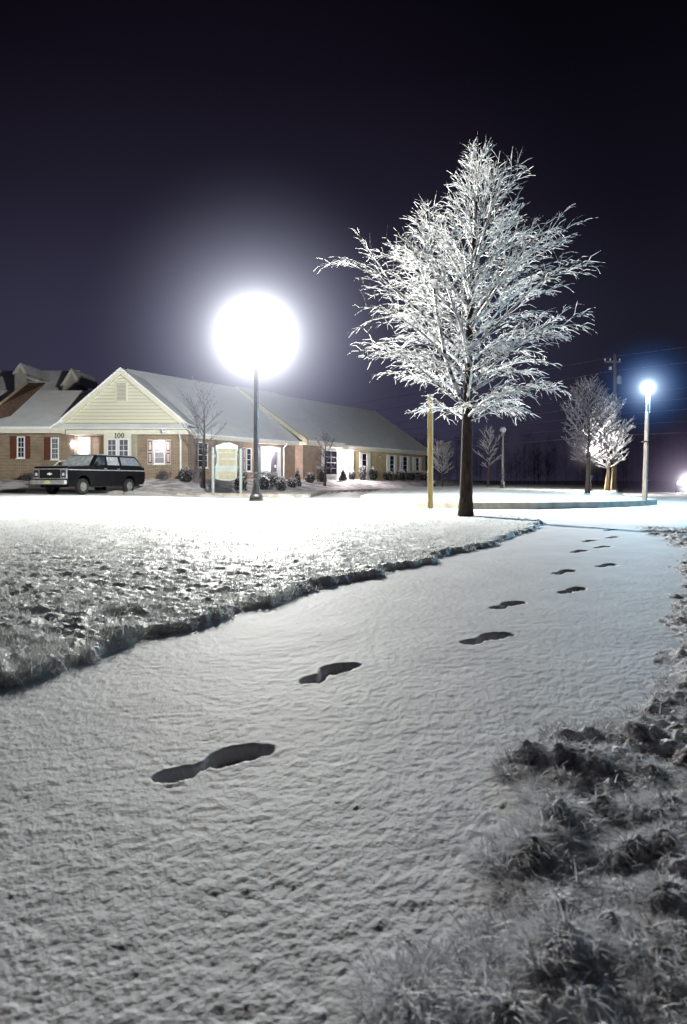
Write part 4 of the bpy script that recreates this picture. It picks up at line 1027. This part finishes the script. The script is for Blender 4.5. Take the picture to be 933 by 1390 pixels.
# distant car with its headlights on
KZ = 46; kx = at(938, KZ); kz = H(kx, KZ)
cr = thing('car', 'distant car at the right edge with blazing headlights', 'car', (kx, KZ, kz), R(180+62))
q = L(); q.prism([(-2.2,.3),(2.15,.3),(2.2,.62),(1.2,.86),(.6,1.35),(-.9,1.38),(-1.6,.95),(-2.2,.9)], -.85, .85); q.build('body', noisy('dark_blue_paint',(.02,.02,.03),(.03,.03,.045),3,.3), cr, bevel=.06)
for wx in (1.35,-1.35):
    for sd in (-1, 1):
        q = L(); q.lathe([(.001,-.1),(.31,-.1),(.31,.1),(.001,.1)], 16, lambda v: (wx+v[0], .78*sd+v[2]*sd, .31+v[1])); q.build('wheel', tyre_m, cr)
for sd in (-1, 1):
    q = L(); ico(q, (2.2,.6*sd,.64), .10, 10, 6); q.build('headlight', emis('headlight', (1,.93,1), 260), cr, smooth=True)
q = L(); q.prism([(1.14,.9),(.6,1.31),(.52,1.31),(1.04,.9)], -.7, .7); q.build('windscreen', dark_gl, cr)
fx, fy = kx+2.2*math.cos(R(242)), KZ+2.2*math.sin(R(242))
glare_ball('headlight_glare', (fx, fy, kz+.66), 5, (1,.97,1), (.70,.50,.95), 2.2, .6, .26, 'purple white haze added round the distant headlights', 3)

# ------------------------------------------------------------------ world, fill sun, camera
W = bpy.data.worlds.new("World"); sc.world = W; W.use_nodes = True; nt = W.node_tree; nt.nodes.clear()
out = nt.nodes.new('ShaderNodeOutputWorld')
sky = nt.nodes.new('ShaderNodeTexSky'); sky.sky_type = 'NISHITA'; sky.sun_disc = False; sky.sun_elevation = R(-6); sky.sun_rotation = R(-100)
bg1 = nt.nodes.new('ShaderNodeBackground'); bg1.inputs[1].default_value = .05; nt.links.new(sky.outputs[0], bg1.inputs[0])
bg2 = nt.nodes.new('ShaderNodeBackground'); bg2.inputs[1].default_value = 1
tc = nt.nodes.new('ShaderNodeTexCoord'); sp = nt.nodes.new('ShaderNodeSeparateXYZ'); nt.links.new(tc.outputs['Generated'], sp.inputs[0])
rp = nt.nodes.new('ShaderNodeValToRGB'); el = rp.color_ramp.elements
cols = [(0.0,(.0175,.0155,.029)), (.10,(.0165,.0155,.029)), (.22,(.0140,.0135,.0255)), (.36,(.0070,.0060,.0120)), (.50,(.0034,.0027,.0058)), (.62,(.0026,.002,.0042)), (1,(.0015,.001,.002))]
el[0].position, el[0].color = 0, (*cols[0][1], 1); el[1].position, el[1].color = 1, (*cols[-1][1], 1)
for p_, c_ in cols[1:-1]: e_ = el.new(p_); e_.color = (*c_, 1)
nt.links.new(sp.outputs['Z'], rp.inputs[0])
dt = nt.nodes.new('ShaderNodeVectorMath'); dt.operation = 'DOT_PRODUCT'; dt.inputs[1].default_value = Vector((-.16,1,.17)).normalized()
nt.links.new(tc.outputs['Generated'], dt.inputs[0])
mr = nt.nodes.new('ShaderNodeMapRange'); mr.inputs[1].default_value = .84; mr.inputs[2].default_value = 1.0; mr.inputs[3].default_value = .78; mr.inputs[4].default_value = 2.4; mr.interpolation_type = 'SMOOTHSTEP'
nt.links.new(dt.outputs['Value'], mr.inputs[0])
mu = nt.nodes.new('ShaderNodeVectorMath'); mu.operation = 'SCALE'; nt.links.new(rp.outputs[0], mu.inputs[0]); nt.links.new(mr.outputs[0], mu.inputs['Scale'])
nt.links.new(mu.outputs[0], bg2.inputs[0])
ad = nt.nodes.new('ShaderNodeAddShader'); nt.links.new(bg1.outputs[0], ad.inputs[0]); nt.links.new(bg2.outputs[0], ad.inputs[1]); nt.links.new(ad.outputs[0], out.inputs[0])

mo = bpy.data.lights.new('fill_sun', 'SUN'); mo.energy = .03; mo.angle = R(10); mo.color = (.85,.85,1)  # faint fill light, added without a visible source
mo_o = bpy.data.objects.new('fill_sun', mo); COL.objects.link(mo_o); mo_o.rotation_euler = (R(42), R(8), R(-25))

cam = bpy.data.cameras.new('camera'); co = bpy.data.objects.new('camera', cam); COL.objects.link(co)
co.location = (0, 0, CH); co.rotation_euler = (R(90), 0, 0)
cam.sensor_fit = 'VERTICAL'; cam.sensor_height = 36; cam.lens = F/1390*36
cam.shift_y = -(695-HY)/1390; cam.clip_start = .05; cam.clip_end = 3000
cam.dof.use_dof = True; cam.dof.focus_distance = 9.5; cam.dof.aperture_fstop = 6.3
sc.camera = co
sc.view_settings.view_transform = 'Standard'; sc.view_settings.look = 'None'; sc.view_settings.exposure = 0
cy = sc.cycles; cy.use_denoising = True; cy.max_bounces = 6; cy.diffuse_bounces = 3; cy.glossy_bounces = 2; cy.transparent_max_bounces = 8; cy.volume_bounces = 0
cy.sample_clamp_indirect = 4; cy.volume_step_rate = 1.0; cy.use_adaptive_sampling = True; cy.adaptive_threshold = .01
cy.caustics_reflective = False; cy.caustics_refractive = False
